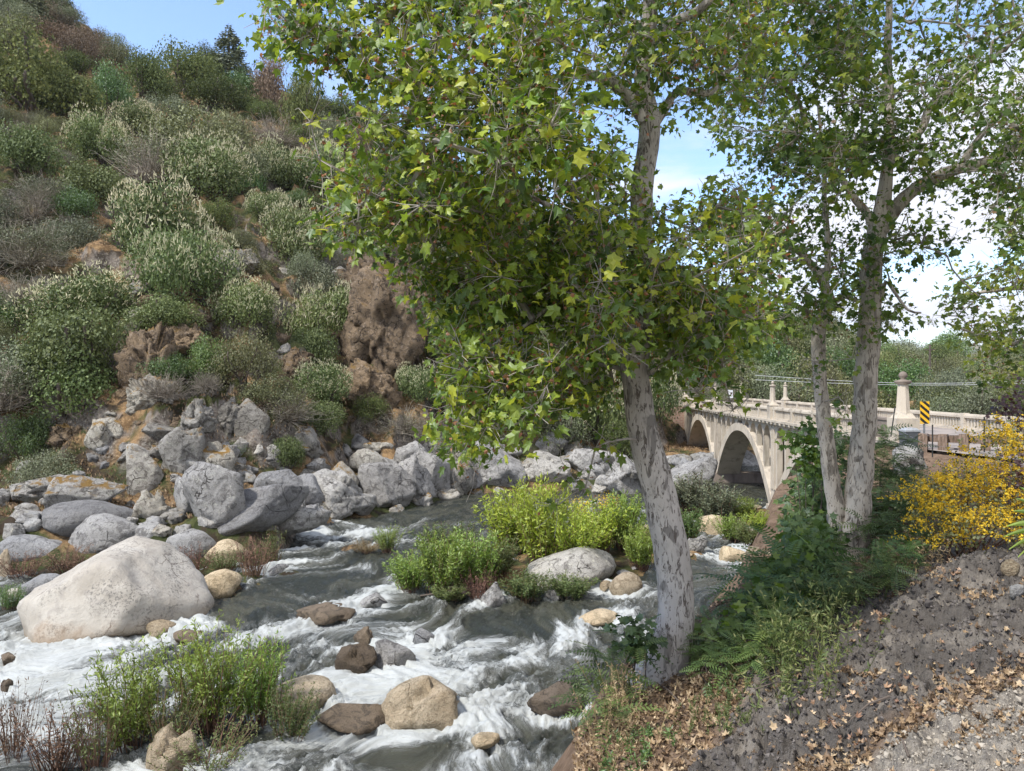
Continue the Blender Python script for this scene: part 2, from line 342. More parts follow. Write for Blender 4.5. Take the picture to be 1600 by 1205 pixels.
MAT['hill'] = hillmat()
def bankmat():
    m = M('near bank soil'); c = m.pos(); soil = m.attr('soil'); grav = m.attr('gravel')
    b = m.noise(2.2, 7, .68, c, .4); f = m.noise(13, 6, .78, c); ff = m.noise(60, 3, .7, c)
    brown = m.mix(m.mr(b, .36, .64), (.125, .085, .058), (.215, .15, .105)); brown = m.mix(m.mr(f, .5, .7), brown, (.30, .22, .16))
    dark = m.mix(m.mr(m.noise(1.1, 6, .7, c, 1.), .42, .64), (.115, .104, .094), (.25, .225, .195)); dark = m.mix(m.mr(f, .55, .72), dark, (.045, .043, .043))
    dark = m.mix(m.math('MULTIPLY', m.mr(ff, .58, .7), .5), dark, (.24, .22, .20))
    gr = m.mix(m.mr(f, .38, .62), (.36, .325, .275), (.17, .155, .14)); gr = m.mix(m.math('MULTIPLY', m.mr(ff, .5, .7), .5), gr, (.46, .42, .36))
    col = m.mix(soil, brown, dark); col = m.mix(grav, col, gr)
    h = m.math('ADD', m.math('ADD', m.math('MULTIPLY', b, .7), m.math('MULTIPLY', f, .5)), m.math('MULTIPLY', ff, .16))
    return m.end(col, .97, m.bump(h, 1., .10), .08)
MAT['bank'] = bankmat()
def watermat():
    m = M('river water'); fo = m.attr('foam'); c = m.pos(None, (0, 0, 0))
    # streaks follow the flow: stored flow coordinates
    fu = m.attr('fu'); fv = m.attr('fv')
    cv = m.n('ShaderNodeCombineXYZ', {0: m.math('MULTIPLY', fu, .62), 1: m.math('MULTIPLY', fv, 1.05)}).outputs[0]
    wn_ = m.n('ShaderNodeTexNoise', {'Scale': 1.1, 'Detail': 5., 'Vector': cv}).outputs['Color']
    wv = m.n('ShaderNodeVectorMath', {0: cv, 1: m.n('ShaderNodeVectorMath', {0: wn_, 3: .5}, operation='SCALE').outputs[0]}, operation='ADD').outputs[0]
    s1 = m.noise(1.5, 9, .68, wv, .5); s2 = m.noise(5.5, 7, .75, wv, .5); s3 = m.noise(17, 5, .8, wv, .2)
    s3 = m.math('ADD', m.math('MULTIPLY', s3, .6), m.math('MULTIPLY', m.noise(30, 4, .8, m.pos()), .4))
    tex = m.math('ADD', m.math('MULTIPLY', s1, .38), m.math('ADD', m.math('MULTIPLY', s2, .34), m.math('MULTIPLY', s3, .28)))
    v = m.math('ADD', tex, m.math('MULTIPLY', m.math('SUBTRACT', fo, .5), .42))
    f = m.mr(v, .485, .62)
    f2 = m.mr(v, .42, .53, 0, .22)
    f = m.math('MAXIMUM', f, f2)
    wat = m.mix(m.mr(m.noise(.8, 4, .6, cv), .4, .62), (.028, .032, .026), (.065, .066, .048))
    col = m.mix(f, wat, m.mix(s2, (.32, .345, .33), (.66, .68, .67)))
    rp = m.noise(7, 5, .65, wv, .8)
    h = m.math('ADD', m.math('MULTIPLY', f, .35), m.math('ADD', m.math('MULTIPLY', s2, .7), m.math('MULTIPLY', s3, .8)))
    return m.end(col, m.math('ADD', .07, m.math('MULTIPLY', f, .55)), m.bump(h, .8, .16), .5, IOR=1.33)
MAT['water'] = watermat()
m = M('far hill'); c = m.pos(); MAT['farhill'] = m.end(m.mix(m.mr(m.noise(.01, 6, .65, c), .4, .6), (.09, .11, .06), (.20, .17, .11)), .95)

# ------------------------------------------------------------------ terrain
TOP = np.array([(-60, 3.2), (-5, 4), (0.2, 5.2), (.85, 7.6), (1.3, 10.3), (2.4, 11.7), (4.3, 14), (6.2, 18), (8.6, 24), (12.5, 30), (16.5, 35.5), (26, 41), (45, 49), (110, 66)], float)
WAT = np.array([(-60, 12.5), (-5, 13), (.6, 14), (2.5, 18), (5.2, 25), (8.3, 33), (12.5, 42), (17.5, 50), (28, 57), (45, 63), (110, 80)], float)
def inside(poly, X, Y):
    poly = np.vstack([poly, [(110, -60), (-60, -60)]]); r = np.zeros(np.shape(X), bool); j = len(poly)-1
    for i in range(len(poly)):
        xi, yi = poly[i]; xj, yj = poly[j]
        c = ((yi > Y) != (yj > Y)) & (X < (xj-xi)*(Y-yi)/((yj-yi) if yj != yi else 1e-9)+xi); r ^= c; j = i
    return r
def pdist(line, X, Y):
    d = np.full(np.shape(X), 1e9)
    for (x0, y0), (x1, y1) in zip(line[:-1], line[1:]):
        vx, vy = x1-x0, y1-y0; t = np.clip(((X-x0)*vx+(Y-y0)*vy)/(vx*vx+vy*vy), 0, 1)
        d = np.minimum(d, np.hypot(X-x0-t*vx, Y-y0-t*vy))
    return d
CP = [(1600, 1205, 5.), (1330, 1205, 6.), (1100, 1205, 7.), (940, 1205, 7.8), (1000, 1075, 10.), (1100, 1030, 10.6), (1250, 1060, 8.6), (1400, 1050, 8.),
      (1600, 1000, 8.), (1530, 872, 11.), (1300, 945, 12.), (1420, 925, 11.), (1325, 868, 16.), (1450, 704, 31.), (1230, 985, 11), (1600, 880, 11)]
CPW = [tuple(P(*c)) for c in CP]+[(12, 25, 7.0), (20, 20, 7.4), (10, 18, 6.7), (12, 8, 7.7), (30, 30, 7.36), (25, 12, 7.5), (17, 34, 7.36), (8, 4, 7.9), (3, 2, 7.4), (0, 3, 6.4), (0, 0, 7.), (-8, 2, 6.2), (-40, 0, 6), (60, 40, 7.4), (60, 10, 7.8), (100, 50, 8), (12, 14, 7.3), (17.4, 29.5, 7.3), (21, 30, 7.36)]
CPW = np.array(CPW, float)
def _tps():
    n = len(CPW); D = np.hypot(CPW[:, None, 0]-CPW[None, :, 0], CPW[:, None, 1]-CPW[None, :, 1])
    K = D+np.eye(n)*-.15; A = np.zeros((n+1, n+1)); A[:n, :n] = -K; A[:n, n] = 1; A[n, :n] = 1
    return np.linalg.solve(A, np.append(CPW[:, 2], 0))
_W = _tps()
def bank_top(X, Y):
    s = np.full(np.shape(X), _W[-1])
    for (x, y, z), w in zip(CPW, _W[:-1]): s = s-w*np.hypot(X-x, Y-y)
    return np.clip(s, 4.5, 8.5)
TPX = np.array([-900, -600, -200, 0, 100, 200, 280, 400, 540, 700, 860, 1000, 1100, 1150, 1250, 1330, 1450, 1600, 2300], float)
TYR = np.array([-260, -180, -120, -60, 0, 60, 72, 92, 160, 240, 320, 405, 440, 462, 492, 530, 556, 560, 540], float)
TRY = np.array([230, 225, 215, 205, 200, 200, 200, 200, 195, 190, 185, 178, 172, 170, 190, 260, 330, 360, 360], float)
BPX = np.array([-900, -600, -200, 0, 300, 430, 470, 520, 640, 730, 900, 1000, 1100, 1135, 1200, 1400, 2300], float)
BY = np.array([26, 30, 35, 38, 39.5, 41, 51, 53, 60, 67, 69, 72, 76, 101, 104, 112, 125], float)
HY = np.array([34, 40, 47, 50, 50, 54, 57, 59, 66, 73, 78, 86, 98, 108, 112, 120, 135], float)
ISL = [(-1.5, 38.5, 4.2, 3.6, .9), (3.2, 40.5, 4.2, 3.6, .9), (7.5, 45.5, 4.6, 4.8, .9), (3.5, 45.5, 5., 4., .8), (15.2, 57.5, 4.6, 5.2, 1.), (19, 54, 3, 3.5, 1.), (-9.8, 45.2, 1.6, .8, .3), (-15.5, 38.5, 5., 2.5, .3)]
def ground_z(X, Y, detail=True):
    X = np.asarray(X, float); Y = np.asarray(Y, float)
    px = 800+F*X/np.maximum(Y, 8.)
    px = np.clip(px, -900, 2300)
    Yb = np.interp(px, BPX, BY); Yh = np.interp(px, BPX, HY); Yr = np.interp(px, TPX, TRY); yr = np.interp(px, TPX, TYR)
    zr = CAMZ+(602-yr)/F*Yr-6
    w1 = n2(X, Y, .11, 3, 1)*2.2
    d = Y-Yb+w1
    zb = sstep(0, 5.5, d)*2.1
    th = (Y-Yh)/(Yr-Yh); tt = np.clip(th, 0, 1)
    hill = (zr-2)*(np.power(tt, .97))
    hill = hill-np.clip(th-1, 0, 5)*zr*.9
    z = -1.3+sstep(-2.5, .3, d)*1.3+zb+np.maximum(hill, -2)
    if detail:
        amp = sstep(0, .03, th)
        g = n2(X, Y, .045, 4, 2); tr = np.abs(n2(X, Y, .10, 4, 5))
        z = z+amp*(g*3.+(.28-tr)*5.+n2(X, Y, .5, 3, 9)*.5)*np.where(th > 1, 1, 1)
        # stepped ledges
        k = 3.4; q = z/k+n2(X, Y, .05, 2, 12)*1.2; z = z+amp*sstep(.0, .06, th)*(.9*(sstep(.35, .65, q-np.floor(q))-(q-np.floor(q))))*1.5*(1-sstep(.3, .7, th))
        z = z+sstep(.5, 5, d)*(1-amp)*n2(X, Y, .5, 3, 6)*.5
    zi = -9.
    isl = np.full(np.shape(X), -9.)
    for x, y, rx, ry, h in ISL:
        q = ((X-x)/rx)**2+((Y-y)/ry)**2; isl = np.maximum(isl, h*(1-q)-.15)
    z = np.where(Y < Yb+6, np.maximum(z, isl+n2(X, Y, .6, 3, 7)*.25), z)
    # near bank
    it = inside(TOP, X, Y); iw = inside(WAT, X, Y)
    dt = pdist(TOP, X, Y); dw = pdist(WAT, X, Y)
    zt = bank_top(X, Y)
    t = dt/(dt+dw+1e-6)
    sl = zt*(1-t)**1.15-.5*t+n2(X, Y, .35, 4, 3)*.45*np.minimum(1, dt*.6)*(1-t)
    zn = np.where(it, zt, sl)
    if detail:
        pile, grav = bank_masks(X, Y)
        bil = np.abs(n2(X, Y, 1.6, 5, 21, .62)); f1 = fbm(np.stack([X*3.5, Y*2.2, zt*3.5+77], -1), 5, .62)
        zn = zn+np.where(Y < 34, pile*(.15*n2(X, Y, .8, 3, 23)-.34*bil+.10*f1+.10)+grav*(.07*f1-.14*bil)+(1-pile)*.04*f1+.06*n2(X, Y, .7, 3, 24), 0)
    return np.where(iw, zn, np.where(iw, zn, z))
def bank_masks(X, Y):
    px = 800+F*X/np.maximum(Y, 2.)
    z = bank_top(X, Y); py = 602+(CAMZ-z)*F/np.maximum(Y, 2.)
    w = n2(X, Y, .9, 4, 31)*40
    # dark soil: right of a line from (1030,1205) up to (1400,880), above the gravel patch
    xl = np.interp(py, [860, 900, 960, 1040, 1100, 1150, 1205], [1500, 1400, 1290, 1210, 1180, 1130, 1050])
    gl = np.interp(px, [1000, 1250, 1330, 1450, 1600], [1400, 1225, 1195, 1120, 1060])
    pile = sstep(-25, 25, px-xl+w)*sstep(-10, 25, gl-py+w*.4-12)*(Y < 15)*(Y > 4)
    grav = sstep(-5, 12, py-gl+w*.3)*(Y < 9)
    return np.clip(pile, 0, 1), np.clip(grav, 0, 1)
def gz(x, y): return float(ground_z(np.array([x]), np.array([y]))[0])
_Ys = np.exp(np.linspace(math.log(3.5), math.log(450), 700))
def hit(px, py, ymin=3.5, water=True):
    Ys = _Ys[_Ys >= ymin]; X = (px-800)/F*Ys; zr = CAMZ-(py-602)/F*Ys; g = ground_z(X, Ys)
    if water: g = np.maximum(g, 0)
    k = np.argmax(zr <= g)
    if not (zr <= g).any(): k = len(Ys)-1
    return np.array([X[k], Ys[k], g[k]])

def terr(name, px, Ys, mat, attrs=False):
    PX, YY = np.meshgrid(px, Ys); X = (PX-800)/F*YY; Z = ground_z(X, YY)
    at = None
    if attrs:
        pl, gr = bank_masks(X, YY); at = {'soil': pl.ravel(), 'gravel': gr.ravel()}
    me = mesh_np(name, np.stack([X, YY, Z], -1).reshape(-1, 3), grid_faces(*PX.shape), True, at)
    return tag(put(name, me, mat), kind='structure')
terr('river_bank', np.arange(760, 1960, 3.), np.exp(np.linspace(math.log(2.6), math.log(34.05), 620)), MAT['bank'], True)
terr('riverbed', np.arange(-1300, 770, 12.), np.exp(np.linspace(math.log(8), math.log(34.05), 60)), MAT['bank'], True)
terr('hillside', np.arange(-900, 2300, 5.), np.exp(np.linspace(math.log(34), math.log(460), 360)), MAT['hill'])
def big_ground():
    mb = MB(); mb.add([(-7000, -3000, -3), (7000, -3000, -3), (7000, 12000, -3), (-7000, 12000, -3)], np.array([(0, 1, 2, 3)]))
    tag(put('ground', mb.mesh('ground'), MAT['farhill']), kind='structure')
    xs = np.linspace(-1500, 6500, 220); ys = np.linspace(2500, 5200, 50); XX, YY = np.meshgrid(xs, ys)
    px = 800+F*XX/YY
    h = np.interp(px, [500, 1300, 1430, 1480, 1540, 1620, 2200], [60, 120, 150, 225, 190, 140, 200])*YY/3600
    Z = h*np.sin(np.clip((YY-2500)/2700, 0, 1)*PI)**.7*(1+.25*n2(XX, YY, .0015, 5, 3))-5
    tag(put('mountains', mesh_np('mountains', np.stack([XX, YY, Z], -1).reshape(-1, 3), grid_faces(*XX.shape), True), MAT['farhill']), kind='structure')
big_ground()

# ------------------------------------------------------------------ landmarks used in the labels of repeats
LAND = [(150, 215, 'the highest flowering buckeye'), (318, 276, 'the dome shaped buckeye'), (245, 380, 'the big buckeye pair'), (358, 90, 'the skyline pine'), (40, 120, 'the big oak at the left edge'), (166, 140, 'the bright green tree'),
 (290, 212, 'the brownish scrub oak'), (462, 268, 'the twin blossomed buckeyes'), (470, 160, 'the pale trunked oak'), (605, 500, 'the brown cliff'), (112, 472, 'the wide white spiked buckeye'), (250, 616, 'the silver dead bush'), (172, 900, 'the huge pale boulder'),
 (385, 795, 'the long slanting slab'), (590, 770, 'the cracked slab with green tufts'), (770, 735, 'the diagonally cracked slab'), (1010, 680, 'the leaning trunk'), (1048, 640, 'the brick wing wall'), (1075, 755, 'the whitish slab by the bridge'), (100, 780, 'the wide lichened outcrop'),
 (460, 370, 'the tall faded buckeye'), (385, 670, 'the squared outcrop'), (492, 498, 'the yellowish buckeye'), (98, 590, 'the rounded bush with bare lower stems'), (30, 400, 'the airy grey shrub'), (230, 118, 'the dark rounded oak'), (290, 68, 'the lone oak on the skyline'),
 (120, 70, 'the reddish brown drying tree'), (432, 130, 'the brown tinged tree'), (630, 668, 'the pale leafless tangle'), (740, 420, 'the middle sycamore leaves'), (860, 330, 'the left sycamore limb'), (900, 560, 'the drooping sycamore leaves'), (700, 300, 'the left sycamore crown'),
 (1285, 600, 'the left twin stem'), (1355, 600, 'the right twin stem'), (1408, 625, 'the lantern pillar'), (1444, 640, 'the striped sign'), (1453, 555, 'the utility pole'), (1530, 600, 'the right edge leaves'), (1590, 630, 'the dark red leaves'), (1150, 600, 'the bridge lamp pylons'), (1200, 540, 'the eroded outcrop')]
SEEN = {}
def nearlabel(what, px, py, skip=()):
    c = [l for l in LAND if l[2] not in skip]; l = min(c, key=lambda a: math.hypot(a[0]-px, a[1]-py)); dx_, dy_ = px-l[0], py-l[1]; d = math.hypot(dx_, dy_)
    h = 'left' if dx_ < 0 else 'right'; v = 'above' if dy_ < 0 else 'below'
    r = (h+' of' if abs(dx_) > 2.2*abs(dy_) else v if abs(dy_) > 2.2*abs(dx_) else ('upper ' if dy_ < 0 else 'lower ')+h+' of')
    pre = ('close ' if d < 35 else 'well ' if d > 75 else '')
    s_ = '%s %s %s' % (what, pre+('to the '+r if r[:5] in ('upper', 'lower') else r), l[2])
    if len(s_.split()) > 16: s_ = '%s %s %s' % (what, 'to the '+r if r[:5] in ('upper', 'lower') else r, l[2])
    if len(s_.split()) > 16: s_ = '%s %s %s' % (what, r, l[2])
    return s_
    return '%s %s %s' % (what, ('close ' if d < 35 else 'well ' if d > 75 else '')+('to the '+r if r[:5] in ('upper', 'lower') else r), l[2])
# ------------------------------------------------------------------ rocks
def unit_(v): return v/(np.linalg.norm(v, axis=-1, keepdims=True)+1e-9)
def ico(sub):
    import bmesh
    bm = bmesh.new(); bmesh.ops.create_icosphere(bm, subdivisions=sub, radius=1)
    V = np.array([v.co[:] for v in bm.verts]); Fc = np.array([[v.index for v in f.verts] for f in bm.faces]); bm.free()
    return V, Fc
ICO = {k: ico(k) for k in (2, 3, 4, 5)}
def rock_verts(seed, sub=4, planes=14, lo=.55, hi=.95, rough=.07, fine=.02, k=18., extra=None, cells=0):
    rg = np.random.default_rng(seed); V, Fc = ICO[sub]
    if cells:      # jointed block: every cell of a warped pattern has a plane of its own, joints are recessed
        Vw = V+.16*np.stack([fbm(V*1.6+seed+j*9, 3) for j in range(3)], 1)
        S = unit_(rg.normal(size=(cells, 3))); D2 = ((Vw[:, None]-S[None])**2).sum(2); o = np.argsort(D2, 1)[:, :2]; i0 = o[:, 0]
        g = np.sqrt(np.take_along_axis(D2, o, 1)); edge = g[:, 1]-g[:, 0]
        Nn = unit_(S+rg.normal(size=S.shape)*.35); dd = rg.uniform(.66, 1., cells)
        dt = (V*Nn[i0]).sum(1); r = dd[i0]*np.clip((S[i0]*Nn[i0]).sum(1), .5, 1)/np.clip(dt, .45, 1)
        r = np.clip(r, .5, 1.25)-.13*np.exp(-(edge/.035)**2)
        # trim with a few big planes
        B = unit_(rg.normal(size=(7, 3))); q = np.clip(V@B.T, 1e-3, 1)/rg.uniform(.72, 1., 7)[None]; r = np.minimum(r, 1/q.max(1))
        v = V*r[:, None]; v = v*(1+rough*.35*fbm(v*1.9+seed, 3)+fine*.9*fbm(v*9+seed, 4, .65))[:, None]
        st = unit_(rg.normal(size=3)); q_ = (v@st)*6+fbm(v*1.3+seed, 2)*.6; v = v+st[None]*(-.022*np.exp(-((q_-np.floor(q_)-.5)/.13)**2))[:, None]
        return v, Fc
    Nn = rg.normal(size=(planes, 3)); Nn /= np.linalg.norm(Nn, axis=1)[:, None]; dd = rg.uniform(lo, hi, planes)
    if extra is not None:
        E = np.array([e[:3] for e in extra], float); E /= np.linalg.norm(E, axis=1)[:, None]; Nn = np.vstack([Nn, E]); dd = np.append(dd, [e[3] for e in extra])
    q = V@Nn.T/dd[None]                       # 1/r for each plane
    q = np.maximum(q, 1e-3); inv = (np.power(q, k).sum(1)+1.)**(1/k)
    r = 1/inv
    v = V*r[:, None]
    v = v*(1+rough*fbm(v*1.7+seed, 4)+fine*fbm(v*7+seed, 3)-rough*.5*np.abs(fbm(v*3.1+seed*2, 3)))[:, None]
    return v, Fc
ROCKS = []
LM = []         # (x, y, r) of rocks standing in the river, for foam
def rock(name, px, py, w, h, label, mat='granite', seed=0, depth=None, sub=4, Y=None, sink=.34, water=False, rz=None, extra=None, group=None, cat='boulder', tilt=0, **kw):
    """px, py: centre of the base as seen; w, h in photo pixels"""
    if Y is None: b = hit(px, py)
    else: b = P(px, py, Y)
    W = w/F*b[1]; H = h/F*b[1]; D = depth or W*.8
    if mat in ('wetrock', 'granite', 'bluegranite') and 'k' not in kw and 'cells' not in kw: kw['cells'] = 7
    v, Fc = rock_verts(seed, sub, extra=extra, **kw)
    v = v/np.array([np.ptp(v[:, 0]), np.ptp(v[:, 1]), np.ptp(v[:, 2])])*np.array([W, D, H/(1-sink)])
    if tilt:
        a = R(-tilt); v[:, 0], v[:, 2] = v[:, 0]*math.cos(a)-v[:, 2]*math.sin(a), v[:, 0]*math.sin(a)+v[:, 2]*math.cos(a)
    v[:, 2] -= v[:, 2].min()+H/(1-sink)*sink
    me = mesh_np(name, v, Fc, True)
    o = put(name, me, MAT[mat], None, (b[0], b[1]+D*.38, b[2])); tag(o, label, cat, group)
    o.rotation_euler[2] = rz or 0
    if water: ROCKS.append((b[0], b[1]+D*.38, W/2, D/2))
    return o
# river boulders
rock('boulder', 128, 1001, 300, 124, 'huge pale rounded boulder peaking over the rapids at the left', 'pale', 3, depth=6.4, sub=5, sink=.42, water=True, planes=3, lo=.85, hi=1, rough=.055, fine=.016, k=26,
     extra=[(-.55, -.15, .95, .56), (.60, -.1, .68, .56), (.12, -.1, 1., .60), (.02, -.85, .42, .62), (.80, -.60, .15, .72), (-.55, -.8, .2, .8), (.3, -.5, -.9, .6)])
rock('boulder', 245, 992, 46, 20, 'small rusty rock awash at the foot of the huge pale boulder', 'tanrock', 11, water=True)
rock('boulder', 290, 1003, 60, 12, 'flat wet reddish rock just breaking the water beside the huge pale boulder', 'wetrock', 12, water=True)
rock('boulder', 338, 928, 76, 34, 'low tan boulder behind the right shoulder of the huge pale boulder', 'tanrock', 13, water=True, rough=.04, k=8)
rock('boulder', 432, 898, 36, 14, 'small pale boulder at the water edge under brown willows', 'granite', 14, water=True)
rock('boulder', 140, 862, 140, 52, 'broad pale grey boulder directly behind the huge pale boulder', 'granite', 15, k=8, water=False)
rock('boulder', 128, 838, 155, 42, 'long low blue grey boulder on the left shore', 'bluegranite', 16, k=9, tilt=4)
rock('boulder', 38, 832, 60, 24, 'dark grey pointed boulder on the left shore', 'bluegranite', 17)
rock('boulder', 14, 846, 30, 26, 'small square grey boulder at the left edge of the picture', 'granite', 18)
rock('boulder', 30, 878, 100, 34, 'flat blue grey slab at the left edge beside brown stems', 'bluegranite', 19, k=9)
rock('boulder', 44, 936, 84, 34, 'pale blue grey boulder half hidden left of the huge pale boulder', 'bluegranite', 20, k=9, Y=35)
rock('boulder', 4, 902, 22, 44, 'upright tan boulder cut by the left edge of the picture', 'tanrock', 21, Y=38)
rock('boulder', 14, 950, 40, 28, 'round cream boulder low at the left edge', 'pale', 22, Y=34)
rock('boulder', 290, 878, 84, 42, 'rounded tan grey boulder behind the low tan boulder', 'granite', 23, k=8)
rock('boulder', 345, 880, 74, 30, 'broad lichened boulder behind brown willow stems', 'tanrock', 24, k=8)
rock('boulder', 268, 892, 34, 28, 'small blue grey rock wedged between the shore boulders', 'bluegranite', 25)
rock('boulder', 505, 973, 100, 20, 'long flat brown rock awash in mid rapids', 'wetrock', 26, water=True, cells=6)
rock('boulder', 582, 948, 46, 18, 'rounded grey rock under the left tip of the willow island', 'granite', 27, water=True)
rock('boulder', 552, 1058, 62, 48, 'dark leaning wet boulder splitting the white water', 'wetrock', 28, water=True, tilt=22, planes=9)
rock('boulder', 612, 1052, 74, 42, 'grey pyramid shaped boulder beside the dark leaning one', 'granite', 29, water=True, planes=8, lo=.5)
rock('boulder', 568, 1008, 36, 26, 'small dark rock with water pouring over it', 'wetrock', 30, water=True)
rock('boulder', 660, 1010, 36, 24, 'small blue grey rock in the foam of mid river', 'bluegranite', 31, water=True)
rock('boulder', 664, 1140, 128, 64, 'big golden tan boulder with broken top in the foreground rapids', 'tanrock', 32, water=True, cells=9, rz=.4)
rock('boulder', 760, 1172, 46, 16, 'small golden rock just awash right of the golden boulder', 'tanrock', 33, water=True)
rock('boulder', 872, 1118, 92, 38, 'brown boulder with water sliding over it near the right bank', 'wetrock', 34, water=True, cells=5)
rock('boulder', 455, 1122, 120, 42, 'golden rounded boulder behind the foreground willow', 'tanrock', 35, water=True, k=7, rough=.04)
rock('boulder', 545, 1148, 120, 28, 'long wet dark ledge between the golden boulders', 'wetrock', 36, water=True, cells=6)
rock('boulder', 252, 1215, 92, 66, 'pale tan boulder under the foreground willow stems', 'tanrock', 37, water=True, cells=8)
rock('boulder', 10, 1042, 34, 18, 'small dark wet rock at the left edge in the rapids', 'wetrock', 38, water=True)
rock('boulder', 6, 1080, 20, 16, 'tiny dark wet rock low at the left edge in the rapids', 'wetrock', 39, water=True)
# island boulders
rock('boulder', 895, 912, 160, 48, 'broad smooth pale granite boulder on the willow island', 'granite', 41, k=8, rough=.04, Y=36.4)
rock('boulder', 980, 930, 54, 32, 'round orange tan boulder at the right tip of the island', 'tanrock', 42, water=True, k=7, planes=6, rough=.02)
rock('boulder', 945, 921, 20, 12, 'fist shaped little tan rock beside the orange boulder', 'tanrock', 43, water=True)
rock('boulder', 770, 948, 44, 36, 'angular grey rock at the foot of the willow island', 'granite', 44, water=True, planes=9)
rock('boulder', 868, 938, 28, 16, 'small dark rock at the waterline of the willow island', 'bluegranite', 45, water=True)
rock('boulder', 635, 918, 38, 18, 'small tan rock at the left end of the willow island', 'tanrock', 46, water=True)
rock('boulder', 738, 893, 56, 28, 'pale rock peeping through the island willows', 'granite', 47, Y=40)
rock('boulder', 795, 892, 34, 26, 'brown rounded rock between willow clumps on the island', 'granite', 48, Y=40)
rock('boulder', 1090, 864, 32, 26, 'square blue grey rock in the channel right of the leaning trunk', 'bluegranite', 49, water=True, planes=8)
rock('boulder', 1146, 878, 44, 22, 'rounded tan boulder in the channel below the bridge', 'tanrock', 50, water=True, k=7)
rock('boulder', 1182, 866, 32, 10, 'flat orange rock beside the tan boulder below the bridge', 'tanrock', 51, water=True)
rock('boulder', 1118, 838, 52, 30, 'rounded pinkish boulder among grey shrubs before the bridge', 'tanrock', 52, k=7)
rock('boulder', 1066, 832, 24, 22, 'pale rock just right of the leaning trunk', 'granite', 53)
rock('boulder', 1180, 836, 26, 14, 'small white rock by the pier of the bridge', 'pale', 54)
rock('boulder', 940, 975, 64, 14, 'tan submerged looking ledge at the near edge of the channel', 'tanrock', 55, water=True, k=8)
# rocks of the far shore, each one placed after the photograph
FS = [
 (372, 832, 190, 62, 'slab', 'long slanting grey slab rising from the shore left of the rapids', -24, 61), (330, 815, 110, 80, 'granite', 'pale fissured block above the long slanting slab', 12, 161),
 (430, 778, 84, 40, 'slab', 'rounded grey block topping the long slanting slab', -10, 63), (478, 790, 70, 40, 'slab', 'smooth dark wedge right of the long slanting slab', 20, 64),
 (440, 828, 110, 30, 'granite', 'pale low ledge at the water below the slanting slab', -8, 65), (520, 806, 110, 56, 'granite', 'broad pale slab sloping into the pool', 12, 66),
 (590, 792, 90, 62, 'granite', 'pale cracked slab with green tufts over the pool', 14, 67), (636, 775, 80, 60, 'granite', 'blocky cracked rock at the corner of the pool', 0, 68),
 (672, 776, 70, 64, 'granite', 'brown grey block with vertical cracks over the pool', 0, 69), (708, 772, 60, 56, 'granite_moss', 'dark shaded block beside the grey bush over the pool', 0, 70),
 (770, 768, 120, 66, 'granite', 'big smooth pale slab with a diagonal crack over the dark pool', 14, 71), (845, 762, 90, 48, 'granite', 'layered pale slab right of the diagonally cracked slab', -8, 72),
 (790, 714, 50, 26, 'granite', 'small pale rock on the grassy ledge over the pool', 0, 73), (862, 706, 56, 28, 'granite', 'grey rock at the foot of the dark thicket', 0, 74),
 (920, 742, 80, 36, 'granite', 'pale slab seen under the hanging leaves', 0, 75), (985, 772, 90, 60, 'granite', 'pale slab left of the leaning trunk', 10, 76),
 (1075, 775, 110, 50, 'granite', 'large whitish slab right of the leaning trunk before the bridge', -16, 77), (1100, 745, 60, 34, 'bluegranite', 'dark cracked rock against the bridge pier', -10, 78),
 (385, 690, 54, 52, 'granite_moss', 'squared pale outcrop with a flat top above the shore', 0, 79), (275, 752, 62, 70, 'granite_moss', 'tall lichened rock in the middle of the left shore cliff', 0, 80),
 (212, 770, 60, 66, 'granite_moss', 'dark fissured rock left of the tall lichened rock', 0, 81), (148, 724, 66, 54, 'granite_moss', 'pale pyramid of rock in brown grass', 10, 82),
 (100, 806, 120, 52, 'granite_moss', 'wide lichened white outcrop above the blue grey boulder', -6, 83), (40, 790, 90, 40, 'granite_moss', 'low dark outcrop at far left above the shore', 0, 84),
 (245, 700, 80, 36, 'granite_moss', 'mossy ledge below the orange grass', 0, 85), (330, 745, 60, 50, 'granite_moss', 'grey block tucked between the lichened rocks', 0, 86),
 (290, 800, 60, 50, 'granite', 'fissured grey rock directly above the brown willows', 0, 87), (230, 815, 60, 46, 'granite_moss', 'dark mossy rock above the tan grey boulder', 0, 88),
 (640, 735, 60, 42, 'granite', 'topmost crumbly block of the rock wall over the pool', 0, 89), (680, 728, 44, 34, 'granite', 'round shouldered block on the rock wall over the pool', 0, 90),
 (575, 740, 60, 36, 'granite_moss', 'small pale outcrop on the grassy brow over the pool', 0, 91), (470, 720, 60, 40, 'granite_moss', 'shadowed rock under the low ivy', 0, 92),
 (535, 765, 50, 40, 'granite_moss', 'dark rock between the pale slabs', 0, 93), (420, 722, 30, 22, 'granite', 'small round stone beside a cedar green bush', 0, 94)]
for px_, py_, w_, h_, mt, lb, ti, sd_ in FS:
    if mt == 'slab': rock('boulder', px_, py_, w_, h_, lb, 'bluegranite', sd_, tilt=ti, planes=9, lo=.5, hi=.9, rough=.05, fine=.015, k=26, sink=.25, sub=5); continue
    kk = dict(planes=13, lo=.45, hi=.85, k=45, rough=.06, fine=.03) if sd_ % 2 else dict(rough=.08, fine=.03, cells=int(7+w_/9))
    rock('boulder', px_, py_, w_*1.08, h_*1.05, lb, mt, sd_, tilt=ti, sink=.3, sub=5 if w_ > 70 else 4, **kk)
